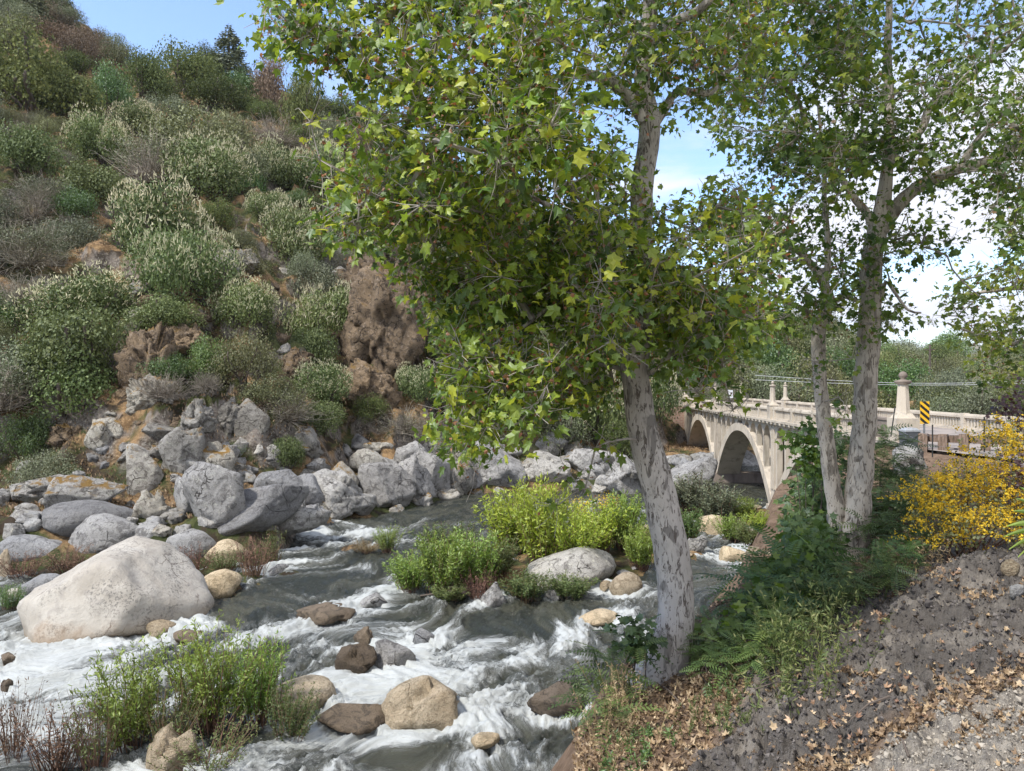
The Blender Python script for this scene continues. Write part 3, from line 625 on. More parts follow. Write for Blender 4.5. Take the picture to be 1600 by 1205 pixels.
# cliffs and outcrops up the slope
CL = [(600, 590, 150, 190, 'cliff', 'large brown overhanging cliff face below the tan grass brow', 0, 101), (560, 480, 90, 90, 'cliff', 'dark left shoulder of the brown cliff', 0, 102), (655, 520, 80, 110, 'cliff', 'smooth tan right flank of the brown cliff', 0, 103),
 (570, 660, 110, 90, 'cliff', 'lower step of the brown cliff with a pale patch', 0, 104), (215, 620, 110, 120, 'cliff', 'dark shaded rock wall behind the grey dead bush', 0, 105), (280, 560, 90, 60, 'cliff', 'brown broken rocks under the low green shrub', 0, 106),
 (370, 420, 70, 34, 'granite_moss', 'orange mossed ledge high on the slope', 0, 107), (345, 432, 40, 40, 'granite_moss', 'pale rock standing beside the orange mossed ledge', 0, 108), (515, 430, 60, 50, 'granite_moss', 'grey rocks leaning at the left end of the tan grass brow', 0, 109),
 (220, 660, 90, 60, 'granite_moss', 'orange mossy outcrop left of the dead grey bush', 0, 110), (300, 690, 60, 50, 'granite_moss', 'dark pitted outcrop below the brown bush', 0, 111), (350, 690, 50, 60, 'granite_moss', 'shadowed cleft rock left of the squared outcrop', 0, 112),
 (460, 590, 60, 50, 'cliff', 'dark hollow rock between two buckeye bushes', 0, 113), (300, 505, 50, 24, 'cliff', 'small dark ledge topped with orange grass', 0, 114), (90, 710, 60, 40, 'cliff', 'dark undercut rock at the left under dense bushes', 0, 115),
 (730, 640, 70, 60, 'cliff', 'dark rock half hidden behind the hanging sycamore leaves', 0, 116), (1190, 560, 60, 60, 'cliff', 'brown eroded outcrop on the slope behind the bridge', 0, 117), (225, 500, 60, 40, 'cliff', 'mossy dark rock below the big buckeye', 0, 118)]
for px_, py_, w_, h_, mt, lb, ti, sd_ in CL:
    rock('rock_outcrop', px_, py_, w_, h_, lb, mt, sd_, tilt=ti, rough=.22, fine=.10, sink=.25, cells=int(14+w_/3), sub=5, cat='rock outcrop')
rock('boulder', 1165, 752, 66, 50, 'big dark rock seen through the main arch of the bridge', 'bluegranite', 171, Y=92, cells=9)
rock('boulder', 1195, 755, 44, 36, 'smaller dark rock seen through the right part of the main arch', 'granite', 172, Y=94, cells=8)
rock('boulder', 1092, 735, 50, 30, 'grey rock seen through the far arch beside the brick wall', 'granite', 173, Y=104, cells=8)
# shared filler stones
FRM = [mesh_np('stone', *(rock_verts(200+i, 4, rough=.10, fine=.035, cells=9+i) if i % 2 else rock_verts(200+i, 4, planes=11, lo=.5, hi=.9, k=40, rough=.07, fine=.035)), True) for i in range(10)]
FRMATS = ['granite', 'granite_moss', 'granite', 'bluegranite', 'granite_moss']
def filler_rocks():
    rg = np.random.default_rng(5); variants = {}
    def one(px, py, s, mi, label, group, ymin=3.5):
        b = hit(px, py, ymin); W = s/F*b[1]
        k = rg.integers(len(FRM)); key = (k, mi)
        if key not in variants:
            me = FRM[k].copy(); me.materials.append(MAT[mi]); variants[key] = me
        o = put('boulder', variants[key], None, None, (b[0], b[1]+W*.3, b[2]+W*.05))
        o.scale = (W*.5*rg.uniform(.8, 1.25), W*.5, W*.5*rg.uniform(.6, .95)); o.rotation_euler = (rg.uniform(-.3, .3), rg.uniform(-.3, .3), rg.uniform(0, 6.3))
        if '%s' in label: label = nearlabel(label % ('small' if s < 24 else 'middling' if s < 38 else 'large'), px, py)
        tag(o, label, 'boulder', group)
    for i in range(230):       # jumble along the far shore
        px = rg.uniform(-60, 1130); 
        yb = np.interp(px, [-60, 450, 640, 730, 1130], [850, 835, 795, 772, 770]); py = yb-rg.uniform(0, 1)**1.3*np.interp(px, [0, 450, 700, 1130], [150, 130, 75, 50])
        one(px, py, rg.uniform(14, 50), FRMATS[rg.integers(5)], '%s '+rg.choice(['angular grey', 'blocky grey', 'rough grey'])+' rock', 'rocks jumbled along the far shore')
    for i in range(60):        # up the slope
        px = rg.uniform(150, 740); py = rg.uniform(400, 680)
        one(px, py, rg.uniform(14, 40), 'cliff' if i % 3 else 'granite_moss', '%s dark lichened rock poking from the slope', 'rocks poking from the slope')
    for i in range(22):        # island
        a = rg.uniform(0, 6.28); x, y, rx, ry, h = ISL[rg.integers(0, 6)]; x += math.cos(a)*rx*.85; y += math.sin(a)*ry*.85
        b = P(0, 0, y); px = 800+F*x/y; py = 602+F*CAMZ/y
        if px > 1230: continue
        one(px, py, rg.uniform(10, 26), ['tanrock', 'granite', 'wetrock'][rg.integers(3)], 'small rounded stone among the willows of the river islands', 'stones around the islands', ymin=y-3)
filler_rocks()

# ------------------------------------------------------------------ river surface
def river():
    pxs = np.arange(-500, 1500, 3.2); pys = np.concatenate([np.linspace(1560, 1215, 60), np.arange(1213, 690, -1.2)]); Yr_ = CAMZ*F/(pys-602)
    PX, YY = np.meshgrid(pxs, Yr_); X = (PX-800)/F*YY
    # flow: from the bridge (18,70) down to the lower left
    ang = np.arctan2(-np.ones_like(X), -.55-.012*X); fu0 = X*math.cos(R(236))+YY*math.sin(R(236)); fv0 = -X*math.sin(R(236))+YY*math.cos(R(236))
    wx = n2(X, YY, .11, 3, 40)*3.2; wy = n2(X, YY, .11, 3, 41)*3.2
    fu = fu0+wx; fv = fv0+wy
    ch = fbm(np.stack([fu*1.1, fv*1.7, X*0+13], -1), 4, .55)
    big = fbm(np.stack([fu*.16, fv*.42, X*0], -1), 4); mid = fbm(np.stack([fu*.6, fv*1.3, X*0+5], -1), 4)
    foam = .44+big*.45+mid*.25
    py = 602+F*CAMZ/YY
    def blob(px, py_, rx, ry, w):
        nonlocal foam
        foam = foam+w*np.exp(-((PX-px)/rx)**2-((py-py_)/ry)**2)
    for b in [(380, 950, 70, 26, -.55), (560, 1000, 60, 10, -.3), (800, 965, 130, 22, -.45), (900, 950, 90, 18, -.4), (640, 880, 80, 14, -.3), (560, 870, 90, 12, -.35), (680, 800, 160, 22, -.5), (500, 905, 90, 14, -.3),
              (1060, 900, 60, 30, -.4), (1120, 905, 60, 14, -.25), (300, 1000, 120, 10, -.25), (330, 1030, 150, 10, -.3), (700, 1160, 80, 16, -.25), (900, 1150, 60, 20, -.35), (400, 1150, 130, 20, -.45), (560, 1185, 180, 16, -.25), (820, 1060, 60, 16, -.25),
              (720, 1080, 200, 50, .22), (100, 1060, 200, 40, .3), (60, 1150, 160, 50, .35), (500, 1090, 120, 40, .15), (550, 845, 100, 18, .2), (800, 1000, 200, 14, .1), (1200, 870, 60, 20, .35), (650, 1000, 120, 20, .2), (760, 1200, 200, 30, .2), (430, 990, 80, 20, .2), (980, 960, 60, 16, .2)]: blob(*b)
    far = sstep(60, 72, YY); foam = foam-far*.45
    h = .20*big+.14*mid+.10*np.abs(ch)+.085*fbm(np.stack([fu*2.6, fv*3.4, X*0+9], -1), 5, .6)
    amp = 1-.75*far
    for x, y, rx, ry in ROCKS:
        d = np.sqrt(((X-x)/(rx+.05))**2+((YY-y)/(ry+.05))**2); dd = (d-1)*min(rx, ry)
        foam = foam+.38*np.exp(-np.maximum(dd, 0)/.35)
        # wake downstream (towards lower left), pillow upstream
        ux, uy = math.cos(R(236)), math.sin(R(236)); al = (X-x)*ux+(YY-y)*uy; ac = -(X-x)*uy+(YY-y)*ux
        foam = foam+.25*np.exp(-(ac/(rx*.9+.2))**2)*sstep(0, rx, al)*np.exp(-np.maximum(al-rx, 0)/(3*rx+.5))
        h = h+.10*np.exp(-np.maximum(dd, 0)/.3)*np.where(al < 0, 1, -.6)
    Z = h*amp*1.25
    Z = Z*np.where(YY > 62, .5, 1)
    me = mesh_np('river', np.stack([X, YY, Z], -1).reshape(-1, 3), grid_faces(*X.shape), True, {'foam': np.clip(foam, 0, 1.2).ravel(), 'fu': fu.ravel(), 'fv': fv.ravel()})
    tag(put('river', me, MAT['water']), kind='structure')
river()

# ------------------------------------------------------------------ bridge
BX, BYY, BK = 18.0, 34.0, .075
def bridge():
    rz = math.atan2(1, BK)
    B = empty('arch_bridge', (BX, BYY, 0), 'old open spandrel concrete arch bridge with balustrades crossing the river', 'bridge', None, rz)
    c, cd = MAT['concrete'], MAT['concrete_dk']
    Wd = 7.2; S1 = 62.6
    piers = [0.6, 21.5, 43.1, 62.6]
    mb = MB(); mb.box(-.2, S1+1.5, -Wd-.25, .25, 7.12, 7.3); mb.box(-.2, S1+1.5, -Wd-.38, .38, 7.3, 7.46); put('deck', mb.mesh('deck'), c, B)
    # little brackets under the cornice
    mb = MB()
    for s in np.arange(.6, S1, 1.1):
        mb.box(s, s+.3, .253, .372, 7.15, 7.297)
    tag(put('brackets', mb.mesh('brackets'), c, B), kind='stuff')
    def ze(x, zs, H): return zs+H*(1-np.abs(x)**2.15)
    for a, b in zip(piers[:-1], piers[1:]):
        half = (b-a)/2; mid = (a+b)/2; xs = np.linspace(-1, 1, 61)
        for t0, t1 in ((0, 2.3), (4.9, Wd)):
            r = MB(); so = mid+xs*half; zo = ze(xs, 1.0, 5.65); si = mid+xs*(half-.75); zi = ze(xs, .6, 5.35)
            V = []
            for k in range(61): V += [(so[k], -t0, zo[k]), (so[k], -t1, zo[k]), (si[k], -t1, zi[k]), (si[k], -t0, zi[k])]
            Fq = []
            for k in range(60):
                q = 4*k
                for e in range(4): Fq.append((q+e, q+(e+1) % 4, q+4+(e+1) % 4, q+4+e))
            Fq += [(3, 2, 1, 0), (240, 241, 242, 243)]
            r.add(V, np.array(Fq)); put('arch_rib', r.mesh('arch_rib'), c, B)
            # spandrel arcade
            sw0, sw1 = (t0+.08, t0+.55) if t0 == 0 else (t1-.55, t1-.08)
            w = MB(); sp = 2.15; cw = .34; n = 181; ss = np.linspace(a+.35, b-.35, n)
            ext = ze((ss-mid)/half, 1.0, 5.65)
            dist = np.minimum(ss-a, b-ss)
            ph = (dist-.55) % sp; op = (ph > cw) & (dist > .6); xx = (ph-cw)/(sp-cw)*2-1; rr = (sp-cw)/2
            top = 6.02+rr*np.sqrt(np.clip(1-xx**2, 0, 1))
            lo = np.where(op, np.maximum(top, ext-.05), 6.02); lo = np.maximum(lo, ext-.15)
            V = []; Fq = []
            for k in range(n): V += [(ss[k], -sw0, lo[k]), (ss[k], -sw0, 7.118), (ss[k], -sw1, 7.118), (ss[k], -sw1, lo[k])]
            for k in range(n-1):
                q = 4*k
                for e in range(4): Fq.append((q+e, q+4+e, q+4+(e+1) % 4, q+(e+1) % 4))
            w.add(V, np.array(Fq)); put('spandrel_arcade', w.mesh('spandrel_arcade'), c, B)
            k = 0
            while True:
                d0 = .55+k*sp
                if d0 > half: break
                for s in (a+d0, b-d0-cw):
                    e = float(ze(np.array((s+cw/2-mid)/half), 1.0, 5.65))
                    if e < 5.95: mb = MB(); mb.box(s, s+cw, -sw1+.03, -sw0-.03, e-.5, 6.05); put('spandrel_column', mb.mesh('spandrel_column'), c, B)
                k += 1
        # cross struts between the two ribs
        for x in (-.45, 0, .45):
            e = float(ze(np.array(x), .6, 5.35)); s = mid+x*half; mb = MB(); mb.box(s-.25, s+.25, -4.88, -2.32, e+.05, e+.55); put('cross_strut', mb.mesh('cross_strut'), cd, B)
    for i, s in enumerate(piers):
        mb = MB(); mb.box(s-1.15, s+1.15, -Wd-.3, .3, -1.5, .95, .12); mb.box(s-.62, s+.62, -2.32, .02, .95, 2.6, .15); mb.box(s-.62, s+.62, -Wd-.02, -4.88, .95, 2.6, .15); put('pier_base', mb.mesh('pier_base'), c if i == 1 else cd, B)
        for t0, t1 in ((0, 2.3), (4.9, Wd)):
            mb = MB(); mb.box(s-.42, s-.12, -t1+.03, -t0+.02, 2.2, 7.117); mb.box(s+.12, s+.42, -t1+.03, -t0+.02, 2.2, 7.117); mb.box(s-.12, s+.12, -t1+.3, -t0-.18, 2.2, 7.117); put('pier_column', mb.mesh('pier_column'), c, B)
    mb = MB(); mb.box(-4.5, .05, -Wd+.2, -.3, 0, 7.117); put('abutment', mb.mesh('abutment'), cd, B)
    # balustrades
    bal = MB(); bal.box(-.085, .085, -.05, .05, 0, .08); bal.box(-.072, .072, -.035, .035, .08, .52); bal.box(-.085, .085, -.05, .05, .52, .58)
    bme = bal.mesh('baluster'); bme.materials.append(c)
    allb = []
    def rail(tc, s0, s1, pyl, first):
        mb = MB(); mb.box(s0, s1, -tc-.13, -tc+.13, 7.463, 7.60); put('rail_plinth', mb.mesh('rail_plinth'), c, B)
        mb = MB(); mb.box(s0, s1, -tc-.15, -tc+.15, 8.18, 8.30); mb.box(s0, s1, -tc-.12, -tc+.12, 8.30, 8.40, .03); put('top_rail', mb.mesh('top_rail'), c, B)
        posts = list(np.arange(s0+.2, s1, 4.32))
        for s in posts:
            if any(abs(s-q) < .6 for q in pyl): continue
            mb = MB(); mb.box(s-.17, s+.17, -tc-.165, -tc+.165, 7.466, 8.43); put('post', mb.mesh('post'), c, B)
        for q in pyl:
            p = empty_child('lamp_pylon', (q, -tc, 7.45))
            mb = MB(); mb.box(-.42, .42, -.30, .30, 0.01, 1.05); mb.box(-.47, .47, -.34, .34, 1.05, 1.16, .03); mb.box(-.33, .33, -.26, .26, 1.16, 1.32, .06)
            pm = put('pedestal', mb.mesh('pedestal'), c, B, (q, -tc, 7.45))
            mb = MB(); mb.lathe((0, 0, 1.3), [(.24, 0), (.22, .1), (.17, 1.15), (.18, 1.17)], 8); put('shaft', mb.mesh('shaft'), c, pm)
            mb = MB(); mb.lathe((0, 0, 2.45), [(.19, 0), (.25, .06), (.25, .13), (.10, .16), (.05, .20), (.12, .27), (.12, .36), (.02, .44)], 10); put('finial', mb.mesh('finial'), c, pm)
        s = s0+.45
        while s < s1:
            if all(abs(s-q) > .25 for q in posts) and all(abs(s-q) > .55 for q in pyl): allb.append((s, -tc, 7.598))
            s += .32
    def empty_child(*a): return None
    rail(.02, 3.2, S1+.6, [21.5, 43.1, 62.4], True); rail(Wd-.02, -9, S1+.6, [0.5, 21.5, 43.1, 62.4], False)
    allb.sort(key=lambda b: b[0])
    for b in allb[:300]: put('baluster', bme, None, B, b)
    mb = MB(); V = np.array([v.co[:] for v in bme.vertices]); Fq = np.array([list(p.vertices) for p in bme.polygons])
    for b in allb[300:]: mb.add(V+np.array(b), Fq)
    tag(put('balusters', mb.mesh('balusters'), c, B), kind='stuff')
    # solid parapet and end pylon on the near side
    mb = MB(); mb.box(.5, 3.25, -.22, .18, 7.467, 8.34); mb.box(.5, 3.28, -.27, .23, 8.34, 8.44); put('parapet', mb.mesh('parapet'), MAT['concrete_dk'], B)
    mb = MB(); mb.box(-.55, .5, -.55, .45, 6.6, 8.5); mb.box(-.45, .4, -.45, .35, 8.5, 8.72, .12); pm = put('end_block', mb.mesh('end_block'), c, B)
    mb = MB(); mb.lathe((-.02, -.05, 8.7), [(.34, 0), (.31, .15), (.235, 1.35), (.24, 1.38)], 8); put('shaft', mb.mesh('shaft'), c, pm)
    mb = MB(); mb.lathe((-.02, -.05, 10.06), [(.27, 0), (.36, .07), (.36, .16), (.16, .20), (.08, .24), (.18, .33), (.19, .45), (.12, .55), (.02, .6)], 14); put('finial', mb.mesh('finial', True), MAT['concrete_dk'], pm)
    # far brick wing wall with its concrete cap balustrade
    mb = MB(); mb.box(S1+.4, S1+1.2, .05, 4.3, -.5, 7.3); put('wing_wall', mb.mesh('wing_wall'), MAT['brick'], B)
    mb = MB(); mb.box(S1+.35, S1+1.25, .4, 4.4, 7.3, 7.5); mb.box(S1+.4, S1+1.2, 3.3, 4.2, 7.5, 8.5); mb.box(S1+.5, S1+.8, .4, 3.3, 8.25, 8.45)
    for q in (.5, 1.05, 1.6, 2.15, 2.7): mb.box(S1+.55, S1+.75, q, q+.26, 7.5, 8.25)
    put('wing_parapet', mb.mesh('wing_parapet'), c, B)
    mb = MB(); mb.box(-30, S1+8, -Wd+.25, -.25, 7.40, 7.47); o = put('roadway', mb.mesh('roadway'), MAT['road'], B)
bridge()
mb = MB(); mb.add([(16.5, 34.2, 7.42), (25.0, 34.2, 7.42), (25.6, 24, 7.42), (34, 8, 7.48), (22, 8, 7.42), (17.9, 24, 7.42), (16.6, 31, 7.40)], np.array([(0, 6, 5, 4, 3, 2, 1)][::1]))
tag(put('road', mb.mesh('road'), MAT['road']), kind='structure')

# ------------------------------------------------------------------ roadside furniture
def furniture():
    b = P(1421, 693, 31); z0 = 7.38
    t = empty('trash_bin', (b[0], b[1], z0), 'dark grey trash bin with pale lid beside the lantern pillar', 'trash bin')
    mb = MB(); mb.box(-.27, .27, -.27, .27, 0, .68, -.03); put('body', mb.mesh('body'), MAT['bin'], t)
    mb = MB(); mb.box(-.32, .32, -.32, .32, .68, .75); mb.box(-.28, .28, -.28, .28, .75, .84, .08); put('lid', mb.mesh('lid'), MAT['binlid'], t)
    mb = MB(); mb.box(-.2, .2, -.275, -.268, .5, .62); put('opening_shade', mb.mesh('opening_shade'), MAT['blacksign'], t)  # flat black plate: the shade inside the bin, put in as colour
    b = P(1444, 690, 30.4)
    t = empty('object_marker_sign', (b[0], b[1], z0), 'yellow and black diagonal striped marker sign at the bridge end', 'road sign')
    mb = MB(); mb.box(-.03, .03, -.03, .03, 0, 1.9); put('post', mb.mesh('post'), MAT['steel'], t)
    w, h = .19, .46; z = 1.5
    mb = MB(); mb.box(-w, w, -.05, -.035, z-h, z+h); pl = put('panel', mb.mesh('panel'), MAT['yellowsign'], t)
    per = .27
    for k in range(-3, 5):          # black stripes run down to the right
        a = z-h+k*per; pts = []
        # band: v - (-u)*1 between a and a+per/2, clipped
        def clip(poly, f):
            out = []
            for i in range(len(poly)):
                p, q = poly[i], poly[(i+1) % len(poly)]; fp, fq = f(p), f(q)
                if fp >= 0: out.append(p)
                if (fp >= 0) != (fq >= 0): s = fp/(fp-fq); out.append((p[0]+(q[0]-p[0])*s, p[1]+(q[1]-p[1])*s))
            return out
        poly = [(-w, z-h), (w, z-h), (w, z+h), (-w, z+h)]
        poly = clip(poly, lambda p: p[1]+p[0]*.85-a); 
        if poly: poly = clip(poly, lambda p: a+per*.5-(p[1]+p[0]*.85))
        if len(poly) >= 3:
            mb = MB(); mb.add([(u, -.053, v) for u, v in poly]+[(u, -.050, v) for u, v in poly], [np.array([list(range(len(poly)))]), np.array([[i, (i+1) % len(poly), len(poly)+(i+1) % len(poly), len(poly)+i] for i in range(len(poly))])])
            put('stripe', mb.mesh('stripe'), MAT['blacksign'], pl)
    # timber guard rail
    a = P(1442, 700, 30); e = np.array([23.6, 24.5]); d = e-a[:2]; L = np.hypot(*d); d /= L; rz = math.atan2(d[1], d[0])
    t = empty('guard_rail', (a[0], a[1], z0-.05), 'low guard rail of thick weathered timber posts along the road', 'guard rail', None, rz)
    rg = np.random.default_rng(3)
    for k in range(10):
        s = k*.72; mb = MB(); mb.box(-.17, .17, -.14, .14, -.2, .74+rg.uniform(-.03, .03), .01); o = put('post', mb.mesh('post'), MAT['timber'], t, (s, 0, 0)); o.rotation_euler = (rg.uniform(-.04, .04), rg.uniform(-.04, .04), rg.uniform(-.1, .1))
    mb = MB(); mb.box(-.2, 6.8, .15, .22, .38, .68); put('beam', mb.mesh('beam'), MAT['timber'], t)
    # wire fence on steel posts
    pts = [(1392, 682, 28.), (1457, 714, 26), (1538, 706, 24), (1590, 704, 22.5), (1660, 712, 21)]
    t = empty('wire_fence', P(*pts[0]), 'thin wire fence on dark steel stakes in front of the timber guard rail', 'fence')
    base = P(*pts[0]); tops = []
    for i, p in enumerate(pts):
        q = P(*p); mb = MB(); lean = .16 if i == 0 else 0; mb.tube([q-base, q-base+np.array([lean, 0, 1.15])], .022, 6); put('stake', mb.mesh('stake'), MAT['darksteel'], t); tops.append(q-base+np.array([lean, 0, 1.15]))
    for hh in (.1, .45, .8):
        mb = MB()
        for p, q in zip(tops[:-1], tops[1:]): mb.tube([p-[0, 0, hh], (p+q)/2-[0, 0, hh+.03], q-[0, 0, hh]], .004, 3)
        put('wire', mb.mesh('wire'), MAT['steel'], t)
    # road signs seen from behind at the far bridge end
    q = P(1048, 630, 98)
    t = empty('road_sign', (q[0], q[1], 7.4), 'pair of grey road signs seen from behind at the far bridge end', 'road sign')
    mb = MB(); mb.box(-.05, .05, -.05, .05, 0, 2.9); put('post', mb.mesh('post'), MAT['darksteel'], t)
    mb = MB(); mb.box(-.62, .62, .05, .08, 1.0, 1.95); put('lower_panel', mb.mesh('lower_panel'), MAT['signback'], t)
    mb = MB(); mb.box(-.42, .42, .05, .08, 1.98, 2.7); put('upper_panel', mb.mesh('upper_panel'), MAT['signback'], t)
    q = P(1141, 622, 88)
    t = empty('road_sign', (q[0], q[1], 7.4), 'small white sign on a post standing on the bridge deck', 'road sign')
    mb = MB(); mb.box(-.04, .04, -.04, .04, 0, 2.); put('post', mb.mesh('post'), MAT['steel'], t)
    mb = MB(); mb.box(-.3, .3, -.08, -.05, 1.1, 2.1); put('panel', mb.mesh('panel'), MAT['signback'], t)
    # utility pole and wires beyond
    q = P(1453, 560, 170); g = gz(q[0], q[1])
    t = empty('utility_pole', (q[0], q[1], g), 'distant dark utility pole standing above the wooded skyline', 'utility pole')
    hh = P(1453, 538, 170)[2]-g
    mb = MB(); mb.tube([(0, 0, 0), (0, 0, hh)], .22, 8); put('pole', mb.mesh('pole'), MAT['trunk'], t)
    mb = MB(); mb.box(-1.2, 1.2, -.1, .1, hh-1.3, hh-1.05); put('crossarm', mb.mesh('crossarm'), MAT['trunk'], t)
    for dy_, lb in ((0, 'upper'), (7, 'lower')):
        A = P(1180, 586+dy_, 90); Bq = P(1760, 583+dy_, 90); n = 24
        pts = [A+(Bq-A)*k/n-np.array([0, 0, 1.1*math.sin(PI*k/n)*(1 if dy_ == 0 else .7)]) for k in range(n+1)]
        mb = MB(); mb.tube(pts, .025, 4); tag(put('power_line', mb.mesh('power_line'), MAT['signback']), lb+' thin pale cable slung across the valley behind the bridge', 'cable')
furniture()

# ------------------------------------------------------------------ foliage tools
def rot_frames(Nrm, D):
    """orthonormal frames: x = side, y = along leaf (D), z = normal"""
    z = Nrm/np.linalg.norm(Nrm, axis=1)[:, None]; y = D-z*(D*z).sum(1)[:, None]; y /= np.linalg.norm(y, axis=1)[:, None]+1e-9; x = np.cross(y, z); return x, y, z
def scatter(tv, tf, pos, x, y, z, s, v, extra=None):
    n = len(pos); k = len(tv); s = np.broadcast_to(s, (n,))
    V = pos[:, None]+s[:, None, None]*(tv[None, :, 0, None]*x[:, None]+tv[None, :, 1, None]*y[:, None]+tv[None, :, 2, None]*z[:, None])
    Fc = [(np.arange(n)[:, None, None]*k+f[None]).reshape(-1, f.shape[1]) for f in tf]
    return V.reshape(-1, 3), Fc, np.repeat(v, k)
def unit(v): return v/(np.linalg.norm(v, axis=-1, keepdims=True)+1e-9)
# card: a small bent rhomb
CARD = (np.array([(0, -.5, 0), (.32, 0, .08), (0, .5, 0), (-.32, 0, .08)]), [np.array([(0, 1, 2, 3)])])
NARROW = (np.array([(0, 0, 0), (.09, .45, .02), (0, 1, -.05), (-.09, .45, .02)]), [np.array([(0, 1, 2, 3)])])
SPIKE = (np.array([(-.12, 0, 0), (.12, 0, 0), (.1, .6, .0), (0, 1, 0), (-.1, .6, 0), (0, 0, -.12), (0, 0, .12), (0, .6, .1), (0, .6, -.1)]), [np.array([(0, 1, 2, 4), (5, 6, 7, 8)]), np.array([(4, 2, 3), (8, 7, 3)])])
def maple():
    o = [(0, 0)]
    for a, l in ((-34, .34), (-18, .66), (10, .52), (36, .92), (62, .60), (90, 1.05), (118, .60), (144, .92), (170, .52), (198, .66), (214, .34)):
        o.append((l*math.cos(R(a))*.62, .26+l*math.sin(R(a))*.70))
    V = [(x, y, .10*abs(x)-.22*(y-.2)**2-.12*x*x) for x, y in o]+[(0, .32, -.03)]
    n = len(o); Fc = [(n, i, i+1) for i in range(0, n-1)]+[(n, n-1, 0)]
    return np.array(V), [np.array(Fc)]
MAPLE = maple()
def curl(a, b, c, w):
    V = MAPLE[0].copy(); V[:, 0] *= w; V[:, 2] = a*V[:, 0]**2+b*(V[:, 1]-.25)**2+c*V[:, 0]*(V[:, 1]-.3); return (V, MAPLE[1])
MAPLES = [MAPLE, curl(-1.1, -.5, .5, .9), curl(.9, -.8, -.7, .75), curl(-1.8, -.2, .9, .8), curl(1.4, .3, -.4, .62)]
def pinnate():
    mb = MB(); n = 9; t = np.linspace(0, 1, 6); mb.tube(np.stack([0*t, t, .18*t-.42*t**2], 1), .007*(1.2-t), 3, cap=False)
    for k in range(1, n+1):
        u = k/(n+.3); y = u; z = .18*u-.42*u*u; L = .25*(math.sin(PI*(.18+.72*u))); 
        for s in (-1, 1):
            b = np.array([0, y, z]); d = np.array([s*.92, .38, -.18]); d /= np.linalg.norm(d); q = np.array([-.38*s, .92, 0])*.035
            mb.add([b, b+d*L*.4+q, b+d*L, b+d*L*.4-q], np.array([(0, 1, 2, 3)]))
    V = np.concatenate(mb.V); Fc = [np.concatenate(f) for f in mb.F.values()]; return V, Fc
PINN = pinnate()

def crown_mesh(name, seed, kind='round', n=4200, card=.05, lobes=18, lr=(.24, .38), flat=.8, tpl=CARD, shell=.55, up=.3):
    """unit crown: radius about 1 horizontally, base at z=0, height 2*flat. many leaf cards on lobes"""
    rg = np.random.default_rng(seed)
    c = unit(rg.normal(size=(lobes, 3))); c[:, 2] = np.abs(c[:, 2])*1.1-.25; c = c*rg.uniform(.35, .72, (lobes, 1)); r = rg.uniform(lr[0], lr[1], lobes)
    if kind == 'cone':
        h = np.sort(rg.uniform(-.9, .95, lobes)); a = rg.uniform(0, 6.28, lobes); q = (1-(h+1)/2)*.55+.03; c = np.stack([np.cos(a)*q, np.sin(a)*q, h], 1); r = .12+.22*(1-(h+1)/2)
    li = rg.choice(lobes, n, p=(r**2)/(r**2).sum())
    d = unit(rg.normal(size=(n, 3))+np.array([0, 0, up])); rad = r[li]*(1-rg.uniform(0, 1, n)**2*shell)*(1+.25*rg.normal(size=n)*.4)
    pos = c[li]+d*rad[:, None]
    pos[:, 2] = (pos[:, 2])*flat
    nrm = unit(d+rg.normal(size=(n, 3))*.7); D = rg.normal(size=(n, 3))
    x, y, z = rot_frames(nrm, D)
    hv = np.clip(.5+.22*rg.normal(size=n)+.15*noise(pos*3+seed), 0, 1)
    V, Fc, v = scatter(*tpl, pos, x, y, z, card*rg.uniform(.6, 1.4, n), hv)
    zmin = -.62*flat
    V[:, 2] -= zmin
    return mesh_np(name, V, Fc, False, {'v': v}), c*np.array([1, 1, flat])-np.array([0, 0, zmin]), r
def trunk_mesh(name, seed, c, r, h0=-.35, rad=.05, n=7):
    rg = np.random.default_rng(seed); mb = MB()
    for k in rg.choice(len(c), min(n, len(c)), replace=False):
        e = c[k]; m = np.array([e[0]*.25+rg.normal()*.06, e[1]*.25+rg.normal()*.06, e[2]*.4])
        mb.tube(catmull([np.array([rg.normal()*.03, rg.normal()*.03, h0]), m, e, e*1.02+np.array([0, 0, r[k]*.4])], .2), np.linspace(rad, rad*.15, 200)[:len(catmull([np.array([0, 0, h0]), m, e, e*1.02+np.array([0, 0, r[k]*.4])], .2))] if False else rad*.5, 5, cap=False)
    mb.tube([(0, 0, h0), (.01, 0, h0*.3), (0, 0, .25)], [rad*1.4, rad*1.1, rad*.6], 7)
    return mb.mesh(name, True)
def spikes_mesh(name, seed, c, r, flat, n=420, size=.11):
    """upright flower spikes on the outer, upper side of the lobes"""
    rg = np.random.default_rng(seed); li = rg.choice(len(c), n*3, p=r**2/(r**2).sum()); d = unit(rg.normal(size=(n*3, 3))); d[:, 2] = np.abs(d[:, 2])*.9+.05; d = unit(d)
    pos = c[li]+d*r[li][:, None]*np.array([1, 1, flat]); cc = c.mean(0)
    out = np.linalg.norm((pos-cc)*np.array([1, 1, 1.2]), axis=1); k = np.argsort(-out+rg.normal(size=len(out))*.08)[:n]
    pos = pos[k]; dd = unit(d[k]*.7+np.array([0, 0, .8])+rg.normal(size=(n, 3))*.15)
    x, y, z = rot_frames(rg.normal(size=(n, 3)), dd)
    V, Fc, v = scatter(*SPIKE, pos, x, y, z, size*rg.uniform(.7, 1.3, n), rg.uniform(0, 1, n)); return mesh_np(name, V, Fc, False, {'v': v})
